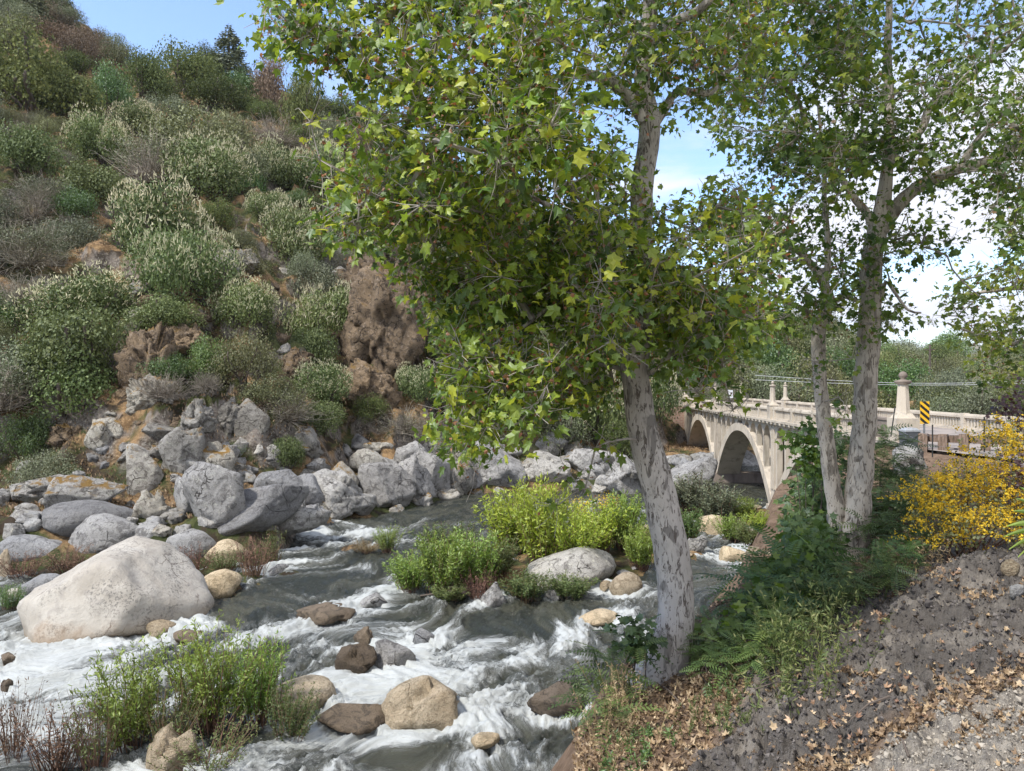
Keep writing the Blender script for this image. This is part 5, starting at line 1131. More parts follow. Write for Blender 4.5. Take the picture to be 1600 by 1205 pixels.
# ------------------------------------------------------------------ sycamores in front
def in_poly(poly, x, y):
    r = np.zeros(np.shape(x), bool); j = len(poly)-1
    for i in range(len(poly)):
        xi, yi = poly[i]; xj, yj = poly[j]
        r ^= ((yi > y) != (yj > y)) & (x < (xj-xi)*(y-yi)/((yj-yi) or 1e-9)+xi); j = i
    return r
def sycamore(name, label, base, limbs, regions, seed, holes=(), tips=(), barkm='bark', leafm='sycamore', lsize=.2, perc=44, crad=.42, part_n=300, exclude=None):
    rg = np.random.default_rng(seed); t = empty(name, base, label, 'tree'); base = np.asarray(base, float); nodes = []
    for i, (pts, flare) in enumerate(limbs):
        q = np.array([np.append(P(px, py, Y), w/F*Y/2) for px, py, Y, w in pts]); q = catmull(q, .12); q[:, :3] += np.stack([fbm(q[:, :3]*1.3+s_*31+i, 2)*.035 for s_ in range(3)], 1)*(1 if i else .6)
        mb = MB(); pp = q[:, :3]-base
        mb.tube(pp, np.maximum(q[:, 3], .012), 20 if i < 1 else 12, jit=.13 if i == 0 else .1, seed=i*3.3); put('trunk' if flare else 'limb', mb.mesh('trunk' if flare else 'limb', True), MAT[barkm], t)
        nodes.append(q[::2, :3])
    nodes = list(np.concatenate(nodes)); par = [-1]*len(nodes); load = [0]*len(nodes); nb = len(nodes)
    cl = []
    for poly, cnt, (y0, y1), dens in regions:
        k = 0; poly = np.array(poly); lo, hi = poly.min(0), poly.max(0); tries = 0
        while k < cnt and tries < cnt*30:
            tries += 1; px, py = rg.uniform(lo, hi)
            if not in_poly(poly, px, py): continue
            if any(((px-a)/c)**2+((py-b)/d)**2 < 1 for a, b, c, d in holes) : continue
            Y = rg.uniform(y0, y1); q_ = P(px, py, Y)
            if float(noise(q_*.95+seed)) < (-.10 if py < 350 else -.03)+rg.normal()*.08: continue
            cl.append(q_); k += 1
    nmain = len(cl)
    for px, py, Y in tips: cl.append(P(px, py, Y))
    cl = np.array(cl); nd = np.array(nodes); dist = np.array([np.linalg.norm(nd-c, axis=1).min() for c in cl]); order = np.argsort(dist)
    segs = []; N_ = np.array(nodes); 
    for ci in order:
        c = cl[ci]; d = np.linalg.norm(N_-c, axis=1); k = int(np.argmin(d+.10*np.maximum(0, N_[:, 2]-c[2]))); a = N_[k]; L = d[k]; m = max(1, int(L/.45)); side = rg.normal(size=3)*.16*L; new = []
        p = k
        for j in range(1, m+1):
            f = j/m; q = a+(c-a)*f+side*math.sin(PI*f)+np.array([0, 0, .10*L*math.sin(PI*f)])+(rg.normal(size=3)*.04 if j < m else 0)
            nodes.append(q); par.append(p); load.append(0); p = len(nodes)-1; new.append(q)
        N_ = np.vstack([N_, np.array(new)]); w = p
        while w != -1: load[w] += 1; w = par[w]
    bm_ = MB(); N_ = np.array(nodes); load = np.array(load)
    # strands: follow each node to its parent
    for i in range(nb, len(nodes)):
        k = par[i]; r1 = .0062*math.sqrt(max(load[i], 1)); r0 = .0062*math.sqrt(max(load[k], 1)) if k >= nb else r1*1.25
        a, b = N_[k]-base, N_[i]-base; mid = (a+b)/2+rg.normal(size=3)*.02; bm_.tube([a, mid, b+(b-a)*.03], [min(r0, .07), min((r0+r1)/2, .065), min(r1, .06)], 5 if load[i] > 3 else 4, cap=False)
    # leaves
    cnt_ = np.where(np.arange(len(cl)) < nmain, perc, 13); ci = np.repeat(np.arange(len(cl)), cnt_); n = len(ci); crad_v = np.where(ci < nmain, crad, crad*.55)[:, None]
    off = unit(rg.normal(size=(n, 3)))*(rg.uniform(0, 1, n)**.5)[:, None]*crad_v*np.array([1, 1, .85]); pos = cl[ci]+off
    # short twigs
    for c in cl:
        for _ in range(8):
            e = c+unit(rg.normal(size=3))*crad*rg.uniform(.5, 1); bm_.tube([c-base, (c+e)/2+rg.normal(size=3)*.04-base, e-base], [.005, .004, .0028], 3, cap=False)
    tag(put('branches', bm_.mesh('branches'), MAT['branch'], t), kind='stuff')
    nrm = unit(np.array([-.2, -.35, .6])+rg.normal(size=(n, 3))*.75+off/crad*.35); D = unit(off/crad*.8+rg.normal(size=(n, 3))*.6+np.array([0, 0, -.45])); x, y, z = rot_frames(nrm, D)
    hue = rg.normal(size=len(cl))*.13; v = np.clip(rg.normal(.43, .19, n)+hue[ci]+.10*off[:, 2]/crad, .02, .8); dead = rg.uniform(size=n) < .24; v[dead] = rg.uniform(.87, 1, dead.sum())
    s = lsize*np.exp(rg.normal(-.08, .36, n)).clip(.35, 1.9); s[dead] *= .42
    order = np.argsort(pos[:, 1]-.6*s*10*0); front = order[:part_n] if part_n else order[:0]
    inview = (np.abs(pos[:, 0]/pos[:, 1]*F) < 800) & (np.abs((pos[:, 2]-CAMZ)/pos[:, 1]*F) < 600)
    cand = order[inview[order]][:part_n]; mask = np.ones(n, bool); mask[cand] = False
    fm = MB(); wh = rg.integers(0, 5, n)
    for q_ in range(5):
        mk = mask & (wh == q_); V, Fc, vv = scatter(*MAPLES[q_], pos[mk]-base, x[mk], y[mk], z[mk], s[mk], v[mk]); fm.add(V, Fc, v=vv)
    tag(put('foliage', fm.mesh('foliage'), MAT[leafm], t), kind='stuff')
    tm = []
    for q in (.2, .35, .5, .65, .8, .92):
        for w_ in range(5): mm = mesh_np('leaf', MAPLES[w_][0], MAPLE[1], False, {'v': np.full(len(MAPLE[0]), q)}); mm.materials.append(MAT[leafm]); tm.append((q, mm))
    from mathutils import Matrix
    for k in cand:
        mm = tm[5*int(np.argmin([abs(a[0]-v[k]) for a in tm[::5]]))+int(wh[k])][1]; o = put('leaf', mm, None, t); Mx = Matrix([[x[k][r_]*s[k], y[k][r_]*s[k], z[k][r_]*s[k], pos[k][r_]-base[r_]] for r_ in range(3)]+[[0, 0, 0, 1]]); o.matrix_basis = Mx
    return t
Ym = 10.3
main_limbs = [
 ([(1022, 1085, Ym, 110), (1036, 1052, Ym, 84), (1052, 985, Ym, 60), (1056, 930, Ym, 54), (1049, 860, Ym, 54), (1030, 770, Ym, 52), (1012, 700, Ym, 48), (997, 620, Ym, 44), (990, 550, Ym, 44), (998, 470, Ym+.1, 40), (1002, 380, Ym+.2, 37), (1003, 290, Ym+.2, 36), (1014, 200, Ym+.2, 33), (1004, 120, Ym+.1, 26), (1012, 60, Ym, 24), (1015, -60, Ym, 20), (1010, -220, Ym, 10)], True),
 ([(1005, 190, Ym+.2, 20), (975, 145, Ym+.1, 19), (945, 122, Ym, 17), (905, 112, Ym-.1, 13), (860, 120, Ym-.3, 9), (800, 150, Ym-.6, 6), (700, 170, Ym-1, 4)], False),
 ([(1020, 200, Ym+.2, 16), (1045, 160, Ym+.3, 14), (1062, 142, Ym+.4, 12), (1110, 142, Ym+.6, 10), (1128, 120, Ym+.7, 8), (1180, 80, Ym+.9, 5)], False),
 ([(1004, 85, Ym, 20), (1022, 62, Ym-.1, 17), (1050, 35, Ym-.2, 15), (1090, 15, Ym-.3, 13), (1130, -30, Ym-.4, 11), (1190, -120, Ym-.6, 6)], False),
 ([(1004, 115, Ym+.1, 12), (1018, 78, Ym+.2, 10), (1030, 95, Ym+.2, 9), (1060, 90, Ym+.3, 7), (1110, 105, Ym+.3, 5)], False),
 ([(992, 545, Ym, 28), (980, 505, Ym-.1, 22), (962, 465, Ym-.2, 18), (938, 380, Ym-.3, 16), (922, 310, Ym-.3, 14), (905, 240, Ym-.4, 11), (880, 180, Ym-.5, 9), (840, 60, Ym-.8, 6), (800, -60, Ym-1, 4)], False),
 ([(990, 552, Ym, 13), (965, 538, Ym-.2, 10), (938, 524, Ym-.4, 5)], False),
 ([(1003, 585, Ym, 10), (1040, 562, Ym-.2, 8), (1070, 530, Ym-.3, 5), (1110, 480, Ym-.4, 3)], False),
 ([(940, 400, Ym-.3, 11), (880, 330, Ym-.6, 9), (800, 300, Ym-1, 7), (700, 290, Ym-1.6, 5), (600, 290, Ym-2.1, 3)], False),
 ([(925, 330, Ym-.3, 9), (830, 240, Ym-.8, 8), (700, 130, Ym-1.4, 6), (560, 80, Ym-2, 5), (480, 30, Ym-2.2, 3)], False),
 ([(960, 470, Ym-.2, 9), (880, 470, Ym-.6, 7), (800, 520, Ym-1, 5), (740, 560, Ym-1.2, 3)], False),
 ([(1000, 440, Ym, 8), (1060, 380, Ym+.2, 6), (1120, 340, Ym+.4, 4)], False)]
sycamore('sycamore_tree', 'tall leaning sycamore with pale mottled trunk in front of the river', P(1030, 1062, Ym), main_limbs,
 [([(400, -90), (640, -90), (640, 120), (560, 130), (470, 90), (425, 45)], 46, (7.6, 9.2), 1), ([(540, -90), (960, -90), (960, 300), (720, 360), (540, 340), (520, 320), (560, 175), (640, 100)], 250, (7.2, 11.5), 1),
  ([(530, 300), (960, 300), (960, 470), (700, 470), (620, 400), (530, 345)], 150, (7.6, 11.8), 1), ([(640, 430), (980, 430), (960, 600), (830, 660), (740, 690), (700, 670), (720, 560), (650, 470)], 175, (8, 12), 1),
  ([(960, -90), (1220, -90), (1180, 300), (1130, 560), (1020, 560), (1000, 430), (960, 330)], 110, (9, 12), 1), ([(1000, 340), (1190, 330), (1200, 480), (1140, 590), (1010, 590)], 75, (9, 12), 1), ([(600, -420), (1250, -420), (1300, -90), (450, -90)], 120, (8, 12.5), 1)], 41,
 holes=[(1075, 265, 60, 62), (945, 195, 40, 34), (500, 130, 50, 34), (1004, 250, 26, 90), (1050, 620, 30, 20)],
 tips=[(712, 712, 9.5), (742, 735, 9.6), (1085, 610, 9.2), (1098, 620, 9.3), (890, 740, 9.4), (915, 760, 9.4), (870, 790, 9.4), (930, 700, 9.5), (505, 340, 8), (485, 190, 8), (500, 250, 8), (560, 360, 8), (640, 415, 8.6), (1145, 640, 10), (1170, 620, 10), (1060, 560, 9.4), (1110, 560, 9.6), (1190, 160, 10), (950, 690, 9.8), (690, 600, 9)], perc=50, crad=.50, lsize=.116)
Yt = 15.6
sycamore('sycamore_tree', 'twin stemmed tan sycamore beside the bridge approach', P(1322, 868, Yt),
 [([(1322, 880, Yt, 62), (1330, 850, Yt, 50), (1340, 790, Yt, 40), (1348, 700, Yt, 37), (1352, 600, Yt, 35), (1358, 500, Yt, 33), (1362, 420, Yt, 31), (1370, 360, Yt, 30), (1382, 300, Yt, 21), (1388, 240, Yt, 18), (1390, 180, Yt, 15), (1385, 90, Yt, 12), (1390, 0, Yt, 10), (1392, -120, Yt, 5)], True),
  ([(1318, 868, Yt, 34), (1308, 810, Yt+.1, 28), (1298, 740, Yt+.1, 25), (1290, 680, Yt+.1, 23), (1282, 600, Yt+.1, 21), (1278, 520, Yt+.1, 21), (1290, 492, Yt+.1, 17), (1297, 472, Yt+.1, 15), (1288, 445, Yt, 15), (1276, 420, Yt, 13), (1250, 395, Yt-.1, 11), (1215, 375, Yt-.2, 9), (1160, 362, Yt-.3, 6)], True),
  ([(1372, 365, Yt, 24), (1400, 325, Yt, 22), (1440, 290, Yt-.1, 19), (1500, 262, Yt-.2, 18), (1560, 248, Yt-.3, 16), (1600, 215, Yt-.4, 13), (1660, 180, Yt-.5, 8)], False),
  ([(1368, 370, Yt, 16), (1355, 335, Yt, 13), (1330, 305, Yt, 11), (1310, 270, Yt, 8), (1270, 200, Yt, 6), (1230, 120, Yt, 4)], False),
  ([(1388, 262, Yt, 13), (1405, 232, Yt+.1, 11), (1440, 205, Yt+.2, 12), (1455, 165, Yt+.2, 12), (1490, 140, Yt+.2, 10), (1540, 100, Yt+.3, 7), (1590, 60, Yt+.3, 4)], False),
  ([(1500, 262, Yt-.2, 11), (1530, 215, Yt-.2, 9), (1580, 160, Yt-.2, 6)], False), ([(1540, 250, Yt-.2, 9), (1580, 222, Yt-.2, 8), (1640, 170, Yt-.2, 6)], False),
  ([(1280, 515, Yt, 12), (1262, 490, Yt, 10), (1238, 474, Yt-.1, 8), (1200, 455, Yt-.2, 5)], False), ([(1297, 474, Yt+.1, 9), (1318, 463, Yt+.1, 8), (1340, 470, Yt+.2, 5)], False), ([(1290, 470, Yt, 9), (1292, 400, Yt, 10), (1291, 340, Yt, 9), (1285, 250, Yt, 6), (1280, 160, Yt, 4)], False),
  ([(1366, 460, Yt, 10), (1376, 468, Yt-.1, 8), (1384, 440, Yt-.3, 6), (1398, 455, Yt-.4, 5), (1420, 485, Yt-.5, 4), (1440, 488, Yt-.6, 3)], False)],
 [([(1080, -90), (1700, -90), (1700, 250), (1480, 200), (1300, 260), (1120, 260)], 330, (13, 18), 1), ([(1120, 240), (1480, 200), (1700, 240), (1700, 400), (1500, 400), (1330, 380), (1200, 400), (1120, 340)], 110, (13, 17.5), 1), ([(1120, 370), (1370, 370), (1420, 430), (1400, 500), (1340, 520), (1180, 510)], 60, (14, 17), 1),
  ([(1050, -420), (1750, -420), (1750, -90), (1080, -90)], 110, (12.5, 19), 1)], 43,
 holes=[(1440, 325, 70, 28), (1320, 345, 30, 24), (1520, 215, 36, 26), (1150, 270, 20, 50), (1225, 430, 26, 16), (1450, 440, 60, 40), (1385, 270, 16, 50)],
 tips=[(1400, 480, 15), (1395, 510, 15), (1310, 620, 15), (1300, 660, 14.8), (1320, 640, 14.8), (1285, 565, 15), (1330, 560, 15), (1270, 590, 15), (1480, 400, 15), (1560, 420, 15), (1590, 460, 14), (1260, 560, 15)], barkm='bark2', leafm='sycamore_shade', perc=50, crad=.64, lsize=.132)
Yq = 22.
sycamore('sycamore_tree', 'airy yellowish tree reaching in from the right edge above the bridge rail', P(1700, 760, Yq),
 [([(1700, 760, Yq, 40), (1700, 600, Yq, 30), (1705, 450, Yq, 24), (1690, 300, Yq, 14), (1680, 150, Yq, 8)], True), ([(1703, 560, Yq, 14), (1620, 540, Yq, 9), (1550, 530, Yq, 5), (1480, 505, Yq, 3)], False), ([(1703, 470, Yq, 12), (1600, 450, Yq, 8), (1500, 460, Yq, 4)], False)],
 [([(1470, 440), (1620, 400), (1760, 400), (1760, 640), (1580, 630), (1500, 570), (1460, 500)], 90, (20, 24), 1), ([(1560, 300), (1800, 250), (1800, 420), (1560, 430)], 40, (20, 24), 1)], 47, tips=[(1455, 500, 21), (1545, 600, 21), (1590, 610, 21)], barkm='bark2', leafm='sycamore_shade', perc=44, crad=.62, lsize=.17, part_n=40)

# ------------------------------------------------------------------ shrubs of the near bank
def cfit(c):
    h = hit(c[0], c[1]+38); return (c[0], c[1], min(c[2], h[1]-.1))
def pinn_shrub(name, label, centres, n, L, seed, mat='fern', out=.5, cat='shrub'):
    """centres: list of (px,py,Y); a stem rises from the ground to each centre, long leaves radiate"""
    rg = np.random.default_rng(seed); C0 = np.array([P(*cfit(c)) for c in centres]); b = C0.mean(0); g = gz(b[0], b[1]); base = np.array([b[0], b[1], max(g, 0)-.05]); t = empty(name, base, label, cat)
    for c in C0:
        root = np.array([c[0]*.4+b[0]*.6, c[1]*.4+b[1]*.6, 0]); root[2] = gz(root[0], root[1])-.05; mb = MB(); mb.tube([root-base, (root+c)/2+rg.normal(size=3)*.08-base, c-base], [.014, .010, .005], 5, cap=False, v=.3); put('stem', mb.mesh('stem'), MAT['trunk'], t)
    k = rg.integers(0, len(C0), n); d = unit(rg.normal(size=(n, 3))+np.array([0, 0, .45])); pos = C0[k]+d*out*.35*rg.uniform(.1, 1, n)[:, None]+rg.normal(size=(n, 3))*out*.12
    x, y, z = rot_frames(unit(np.array([0, 0, 1.])+rg.normal(size=(n, 3))*.3), unit(d+np.array([0, 0, -.05])))
    V, Fc, v = scatter(*PINN, pos-base, x, y, z, L*rg.uniform(.6, 1.25, n), np.clip(rg.normal(.5, .24, n), 0, 1)); put('foliage', mesh_np('foliage', V, Fc, False, {'v': v}), MAT[mat], t); return t
def maple_shrub(name, label, centres, n, r, seed, mat='sycamore_shade', ls=.15, cat='shrub'):
    rg = np.random.default_rng(seed); C0 = np.array([P(*cfit(c)) for c in centres]); b = C0.mean(0); base = np.array([b[0], b[1], max(gz(b[0], b[1]), 0)-.05]); t = empty(name, base, label, cat)
    for c in C0:
        root = np.array([c[0]*.4+b[0]*.6, c[1]*.4+b[1]*.6, 0]); root[2] = gz(root[0], root[1])-.05; mb = MB(); mb.tube([root-base, (root+c)/2+rg.normal(size=3)*.08-base, c-base], [.014, .010, .005], 5, cap=False, v=.3); put('stem', mb.mesh('stem'), MAT['trunk'], t)
    k = rg.integers(0, len(C0), n); off = unit(rg.normal(size=(n, 3)))*r*(rg.uniform(0, 1, n)**.5)[:, None]; x, y, z = rot_frames(unit(np.array([-.1, -.4, .7])+rg.normal(size=(n, 3))*.5), unit(off+rg.normal(size=(n, 3))*.3+[0, 0, -.2]))
    V, Fc, v = scatter(*MAPLE, C0[k]+off-base, x, y, z, ls*rg.uniform(.6, 1.3, n), np.clip(rg.normal(.3, .16, n), 0, .8)); put('foliage', mesh_np('foliage', V, Fc, False, {'v': v}), MAT[mat], t); return t
pinn_shrub('pinnate_shrub', 'dark feathery shrub clinging left of the leaning trunk foot', [(955, 1030, 9.6), (985, 1010, 9.6), (940, 1070, 9.4), (975, 1060, 9.5), (950, 1110, 9.2), (925, 1090, 9.3)], 90, .42, 61, out=.5)
maple_shrub('vine', 'dark leafy vine beside the leaning trunk foot', [(1000, 985, 9.8), (990, 1010, 9.7), (1012, 1000, 9.8), (975, 980, 9.8)], 150, .22, 62, 'fern', .12, 'vine')
pinn_shrub('pinnate_shrub', 'large dark fern leaved shrub right of the leaning trunk', [(1110, 985, 13), (1150, 960, 13.2), (1190, 960, 13.2), (1160, 1000, 12.8), (1110, 1010, 12.6), (1220, 980, 13), (1200, 930, 13.6), (1240, 945, 13.4), (1200, 1000, 12.4)], 420, .30, 63, out=.6)
pinn_shrub('pinnate_shrub', 'dark fern leaved shrub on the slope between the two sycamores', [(1240, 900, 15), (1270, 870, 15.4), (1290, 920, 14.6), (1320, 915, 14), (1260, 925, 14), (1350, 900, 14.4), (1310, 890, 15), (1390, 890, 14.6)], 420, .30, 64, out=.55)
pinn_shrub('pinnate_shrub', 'tall dark shrub rising left of the twin stemmed sycamore', [(1278, 840, 17), (1274, 790, 17.5), (1284, 750, 17.5), (1290, 810, 17), (1258, 870, 16.5), (1290, 860, 16.4), (1300, 780, 18)], 460, .38, 65, out=.7)
pinn_shrub('pinnate_shrub', 'fresh green feathery thicket right of the twin stemmed sycamore', [(1375, 720, 19), (1390, 760, 19), (1370, 780, 18.5), (1400, 700, 19.5), (1360, 830, 18), (1400, 820, 18), (1385, 690, 19.5), (1320, 720, 19), (1330, 690, 19.5), (1315, 770, 19), (1410, 740, 19)], 520, .50, 66, 'fern', out=.9)
pinn_shrub('pinnate_shrub', 'low fern leaved growth below the yellow bush', [(1420, 850, 16), (1400, 870, 15.5), (1450, 830, 16.5), (1440, 790, 18), (1470, 800, 17.5), (1370, 870, 15.2)], 280, .34, 67, out=.6)
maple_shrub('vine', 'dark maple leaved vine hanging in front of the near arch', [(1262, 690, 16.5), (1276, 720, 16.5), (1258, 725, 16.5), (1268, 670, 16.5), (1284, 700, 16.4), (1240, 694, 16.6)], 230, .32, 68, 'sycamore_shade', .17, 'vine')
maple_shrub('shrub', 'dark red leaved shrub at the right edge above the yellow bush', [(1580, 625, 17), (1600, 640, 17), (1570, 640, 17), (1610, 610, 17), (1590, 660, 16.8)], 240, .42, 69, 'redleaf', .11)
maple_shrub('shrub', 'dark red leaves mixed into the right side of the yellow bush', [(1590, 740, 12), (1600, 720, 12), (1585, 760, 12), (1600, 780, 12)], 170, .30, 70, 'redleaf', .09)
pinn_shrub('pinnate_shrub', 'dark shrub filling the bank slope beside the lower channel', [(1180, 930, 22), (1215, 905, 24), (1235, 880, 26), (1200, 950, 19), (1230, 920, 21), (1250, 900, 20)], 260, .55, 73, out=1.1)
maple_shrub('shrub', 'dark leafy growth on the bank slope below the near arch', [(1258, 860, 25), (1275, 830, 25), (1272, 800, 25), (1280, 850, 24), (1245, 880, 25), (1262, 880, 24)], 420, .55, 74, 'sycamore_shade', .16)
pinn_shrub('pinnate_shrub', 'low dark ferny growth edging the litter right of the leaning trunk', [(1100, 1040, 11), (1090, 1015, 11.3), (1130, 1030, 11.4), (1170, 1030, 11.6)], 90, .28, 75, out=.4)
maple_shrub('shrub', 'leafy tangle covering the earth slope right above the lower channel', [(1245, 905, 60), (1218, 938, 60), (1195, 962, 60), (1256, 870, 60), (1160, 982, 60), (1232, 905, 60)], 560, .55, 76, 'sycamore_shade', .15)
maple_shrub('shrub', 'dark dense leaves behind and left of the twin stems', [(1275, 760, 20), (1290, 720, 20), (1262, 800, 20), (1310, 760, 20), (1325, 720, 20), (1285, 690, 20), (1300, 800, 20), (1270, 840, 20), (1320, 830, 20)], 1100, .62, 77, 'fern', .15)
pinn_shrub('pinnate_shrub', 'leafy cover below the road shoulder behind the right twin stem', [(1385, 740, 24), (1370, 700, 24), (1400, 790, 22), (1430, 780, 22), (1415, 750, 23), (1380, 800, 21)], 420, .42, 78, out=.9)
maple_shrub('shrub', 'dark leaves over the earth slope beside the pier foot, partly standing in for arch shadow', [(1252, 800, 60), (1262, 765, 60), (1258, 830, 60), (1274, 740, 60), (1256, 860, 60)], 520, .6, 79, 'fern', .18)  # upper leaves planted in place of the shade under the near arch
# yellow broom
def broom():
    rg = np.random.default_rng(71); cs = [(1455, 790, 13), (1480, 800, 12.6), (1520, 740, 13), (1560, 700, 13), (1500, 770, 12.6), (1540, 780, 12.4), (1590, 790, 12), (1470, 840, 12.4), (1450, 815, 12.8), (1520, 820, 12), (1570, 830, 12), (1575, 740, 12.6), (1600, 830, 12), (1440, 785, 13), (1560, 690, 13), (1620, 760, 12), (1610, 700, 13), (1480, 760, 13)]
    C0 = np.array([P(*c) for c in cs]); base = P(1520, 878, 12.4); t = empty('broom_bush', base, 'big bush covered in bright yellow blossom at the right edge', 'shrub'); mb = MB()
    for c in C0: mb = MB(); mb.tube([base-base+rg.normal(size=3)*[.25, .2, 0], (c-base)*.5+rg.normal(size=3)*.1, c-base], [.02, .012, .005], 5, cap=False, v=.4); put('stem', mb.mesh('stem'), MAT['redstem'], t)
    # drooping flowering sprays
    V_ = MB(); Lf = MB()
    n = 330; k = rg.integers(0, len(C0), n); fp = []; lp = []
    for i in range(n):
        s = C0[k[i]]+rg.normal(size=3)*[.20, .3, .12]+np.array([0, -.15, .1]); d = unit(np.array([rg.normal()*.9, rg.normal()*.7, rg.uniform(.0, .9)])); p = s.copy()
        for j in range(14): fp.append(p+rg.normal(size=3)*.025); lp.append(p+rg.normal(size=3)*.06-d*.15); d = unit(d+np.array([0, 0, -.05])); p = p+d*.03
    fp = np.array(fp); fp = np.repeat(fp, 3, 0)+rg.normal(size=(len(fp)*3, 3))*.018; m_ = len(fp); x, y, z = rot_frames(rg.normal(size=(m_, 3)), rg.normal(size=(m_, 3)))
    V, Fc, v = scatter(*CARD, fp-base, x, y, z, .038*rg.uniform(.7, 1.4, m_), rg.uniform(0, 1, m_)); put('blossoms', mesh_np('blossoms', V, Fc, False, {'v': v}), MAT['yellow'], t)
    lp = np.array(lp)+np.array([0, .12, -.06]); lp = lp+rg.normal(size=lp.shape)*.10; m_ = len(lp); x, y, z = rot_frames(rg.normal(size=(m_, 3)), rg.normal(size=(m_, 3)))
    V, Fc, v = scatter(*CARD, lp-base, x, y, z, .055*rg.uniform(.7, 1.4, m_), rg.uniform(0, 1, m_)); put('foliage', mesh_np('foliage', V, Fc, False, {'v': v}), MAT['olive'], t)
broom()
# lime strap leaves at the right edge, close to the camera
t = empty('strap_leaf_plant', P(1650, 900, 3.2), 'long lime green pointed leaves poking in at the right edge', 'plant')
rg = np.random.default_rng(72)
for k, (ex, ey) in enumerate([(1572, 822), (1582, 798), (1586, 778), (1576, 858), (1592, 760), (1590, 870), (1568, 838)]):
    a = P(1665, 850, 3.4+.05*k); b = P(ex, ey, 3.2+.06*k); mb = MB(); n = 8; V = []
    for i in range(n+1):
        f = i/n; p = a+(b-a)*f+np.array([0, 0, .05*math.sin(PI*f)])-a*0; w = .018*math.sin(PI*min(1, .25+f*.75))**.7 if f < 1 else .001; V += [p+np.array([0, -.3, 1])*w*.9, p+np.array([0, -.006, 0]), p-np.array([0, .3, 1])*w*.9]
    Fq = [(3*i+j, 3*i+j+1, 3*i+j+4, 3*i+j+3) for i in range(n) for j in (0, 1)]
    mb.add(np.array(V)-P(1650, 900, 3.2), np.array(Fq), v=rg.uniform()); put('leaf', mb.mesh('leaf'), MAT['limeleaf'], t)
t_stem = MB(); t_stem.tube([P(1650, 1160, 3.2)-P(1650, 900, 3.2), P(1668, 850, 3.45)-P(1650, 900, 3.2)], .012, 6, v=.3); put('stem', t_stem.mesh('stem'), MAT['redstem'], t)

# tall weeds and dry stems on the near bank
def weeds(name, label, spots, n, h, seed, mat, lsz, spread=.16):
    rg = np.random.default_rng(seed); mb = MB(); LP = []; LD = []; pts0 = [hit(*s) for s in spots]
    for i in range(n):
        s = pts0[rg.integers(len(pts0))]; x0, y0 = s[0]+rg.normal()*spread*1.6, s[1]+rg.normal()*spread*1.6; p = np.array([x0, y0, gz(x0, y0)-.02]); d = unit(np.array([rg.normal()*.22, rg.normal()*.22, 1])); H = h*rg.uniform(.5, 1.1); q = [p]
        for j in range(5): d = unit(d+rg.normal(size=3)*.12); q.append(q[-1]+d*H/5)
        q = np.array(q); mb.tube(q, np.linspace(.004, .0015, 6), 3, cap=False, v=rg.uniform())
        m_ = 26; t_ = rg.uniform(.5, 5, m_); ii = np.minimum(t_.astype(int), 4); f = (t_-ii)[:, None]; LP.append(q[ii]*(1-f)+q[ii+1]*f); LD.append(unit(rg.normal(size=(m_, 3))+[0, 0, .9]))
    LP = np.concatenate(LP); LD = np.concatenate(LD); m_ = len(LP); x, y, z = rot_frames(rg.normal(size=(m_, 3)), LD); base = pts0[0]
    V, Fc, v = scatter(NARROW[0]*np.array([1.5, 1, 1]), NARROW[1], LP-base, x, y, z, lsz*rg.uniform(.6, 1.4, m_), rg.uniform(0, 1, m_))
    t = empty(name, base, label, 'weeds'); me = mb.mesh('stems'); 
    co = np.empty(len(me.vertices)*3, np.float32); me.vertices.foreach_get('co', co); co = co.reshape(-1, 3)-base; me.vertices.foreach_set('co', co.astype(np.float32).ravel())
    tag(put('stems', me, MAT['drygrass'] if mat == 'drygrass' else MAT['weed'], t), kind='stuff'); put('foliage', mesh_np('foliage', V, Fc, False, {'v': v}), MAT[mat], t)
weeds('tall_weeds', 'tall wispy green weeds between the leaning trunk and the dark soil', [(1240, 1075), (1260, 1040), (1285, 1000), (1230, 1020), (1270, 1080)], 90, .95, 81, 'weed', .07)
weeds('tall_weeds', 'yellowing weeds at the upper edge of the dark soil', [(1300, 960), (1330, 950), (1350, 935), (1280, 970)], 80, .75, 82, 'weed', .06)
weeds('weed_patch', 'low olive weeds in leaf litter right of the trunk foot', [(1110, 1115), (1130, 1130), (1150, 1110), (1090, 1140)], 60, .22, 83, 'weed', .035)
weeds('weed_patch', 'small green weeds in the litter behind the trunk foot', [(1130, 1080), (1140, 1095)], 34, .24, 84, 'bright', .04, .1)
weeds('weed_patch', 'green weeds at the very bottom edge left of centre bank', [(975, 1200), (990, 1195), (1010, 1160)], 40, .22, 85, 'bright', .05, .12)
weeds('dry_stems', 'pale dry stems standing on the bank edge over the water', [(950, 1170), (960, 1130), (945, 1195), (970, 1110)], 60, .75, 86, 'drygrass', .04, .12)
weeds('dry_stems', 'dry fluffy grass right of the dark fern shrub', [(1400, 905), (1420, 900), (1410, 890)], 60, .6, 87, 'drygrass', .06, .2)
# roots at the sycamore foot
t = empty('root_tangle', P(985, 1110, 9.9), 'pale exposed roots curling below the leaning trunk foot', 'roots')
for pts in ([(1015, 1075, 10.1, 30), (990, 1095, 9.8, 26), (975, 1120, 9.6, 20), (972, 1150, 9.5, 12)], [(1005, 1080, 10.1, 22), (1000, 1110, 9.7, 18), (985, 1140, 9.5, 12), (985, 1170, 9.3, 6)], [(1030, 1075, 10.1, 24), (1045, 1090, 9.7, 16), (1060, 1110, 9.3, 8)], [(1050, 1062, 10.1, 20), (1080, 1070, 9.9, 12), (1105, 1085, 9.6, 6)]):
    q = catmull([np.append(P(a, b, c), w/F*c/2) for a, b, c, w in pts], .05); mb = MB(); mb.tube(q[:, :3]-P(985, 1110, 9.9), q[:, 3], 9, jit=.2); put('root', mb.mesh('root', True), MAT['bark'], t)

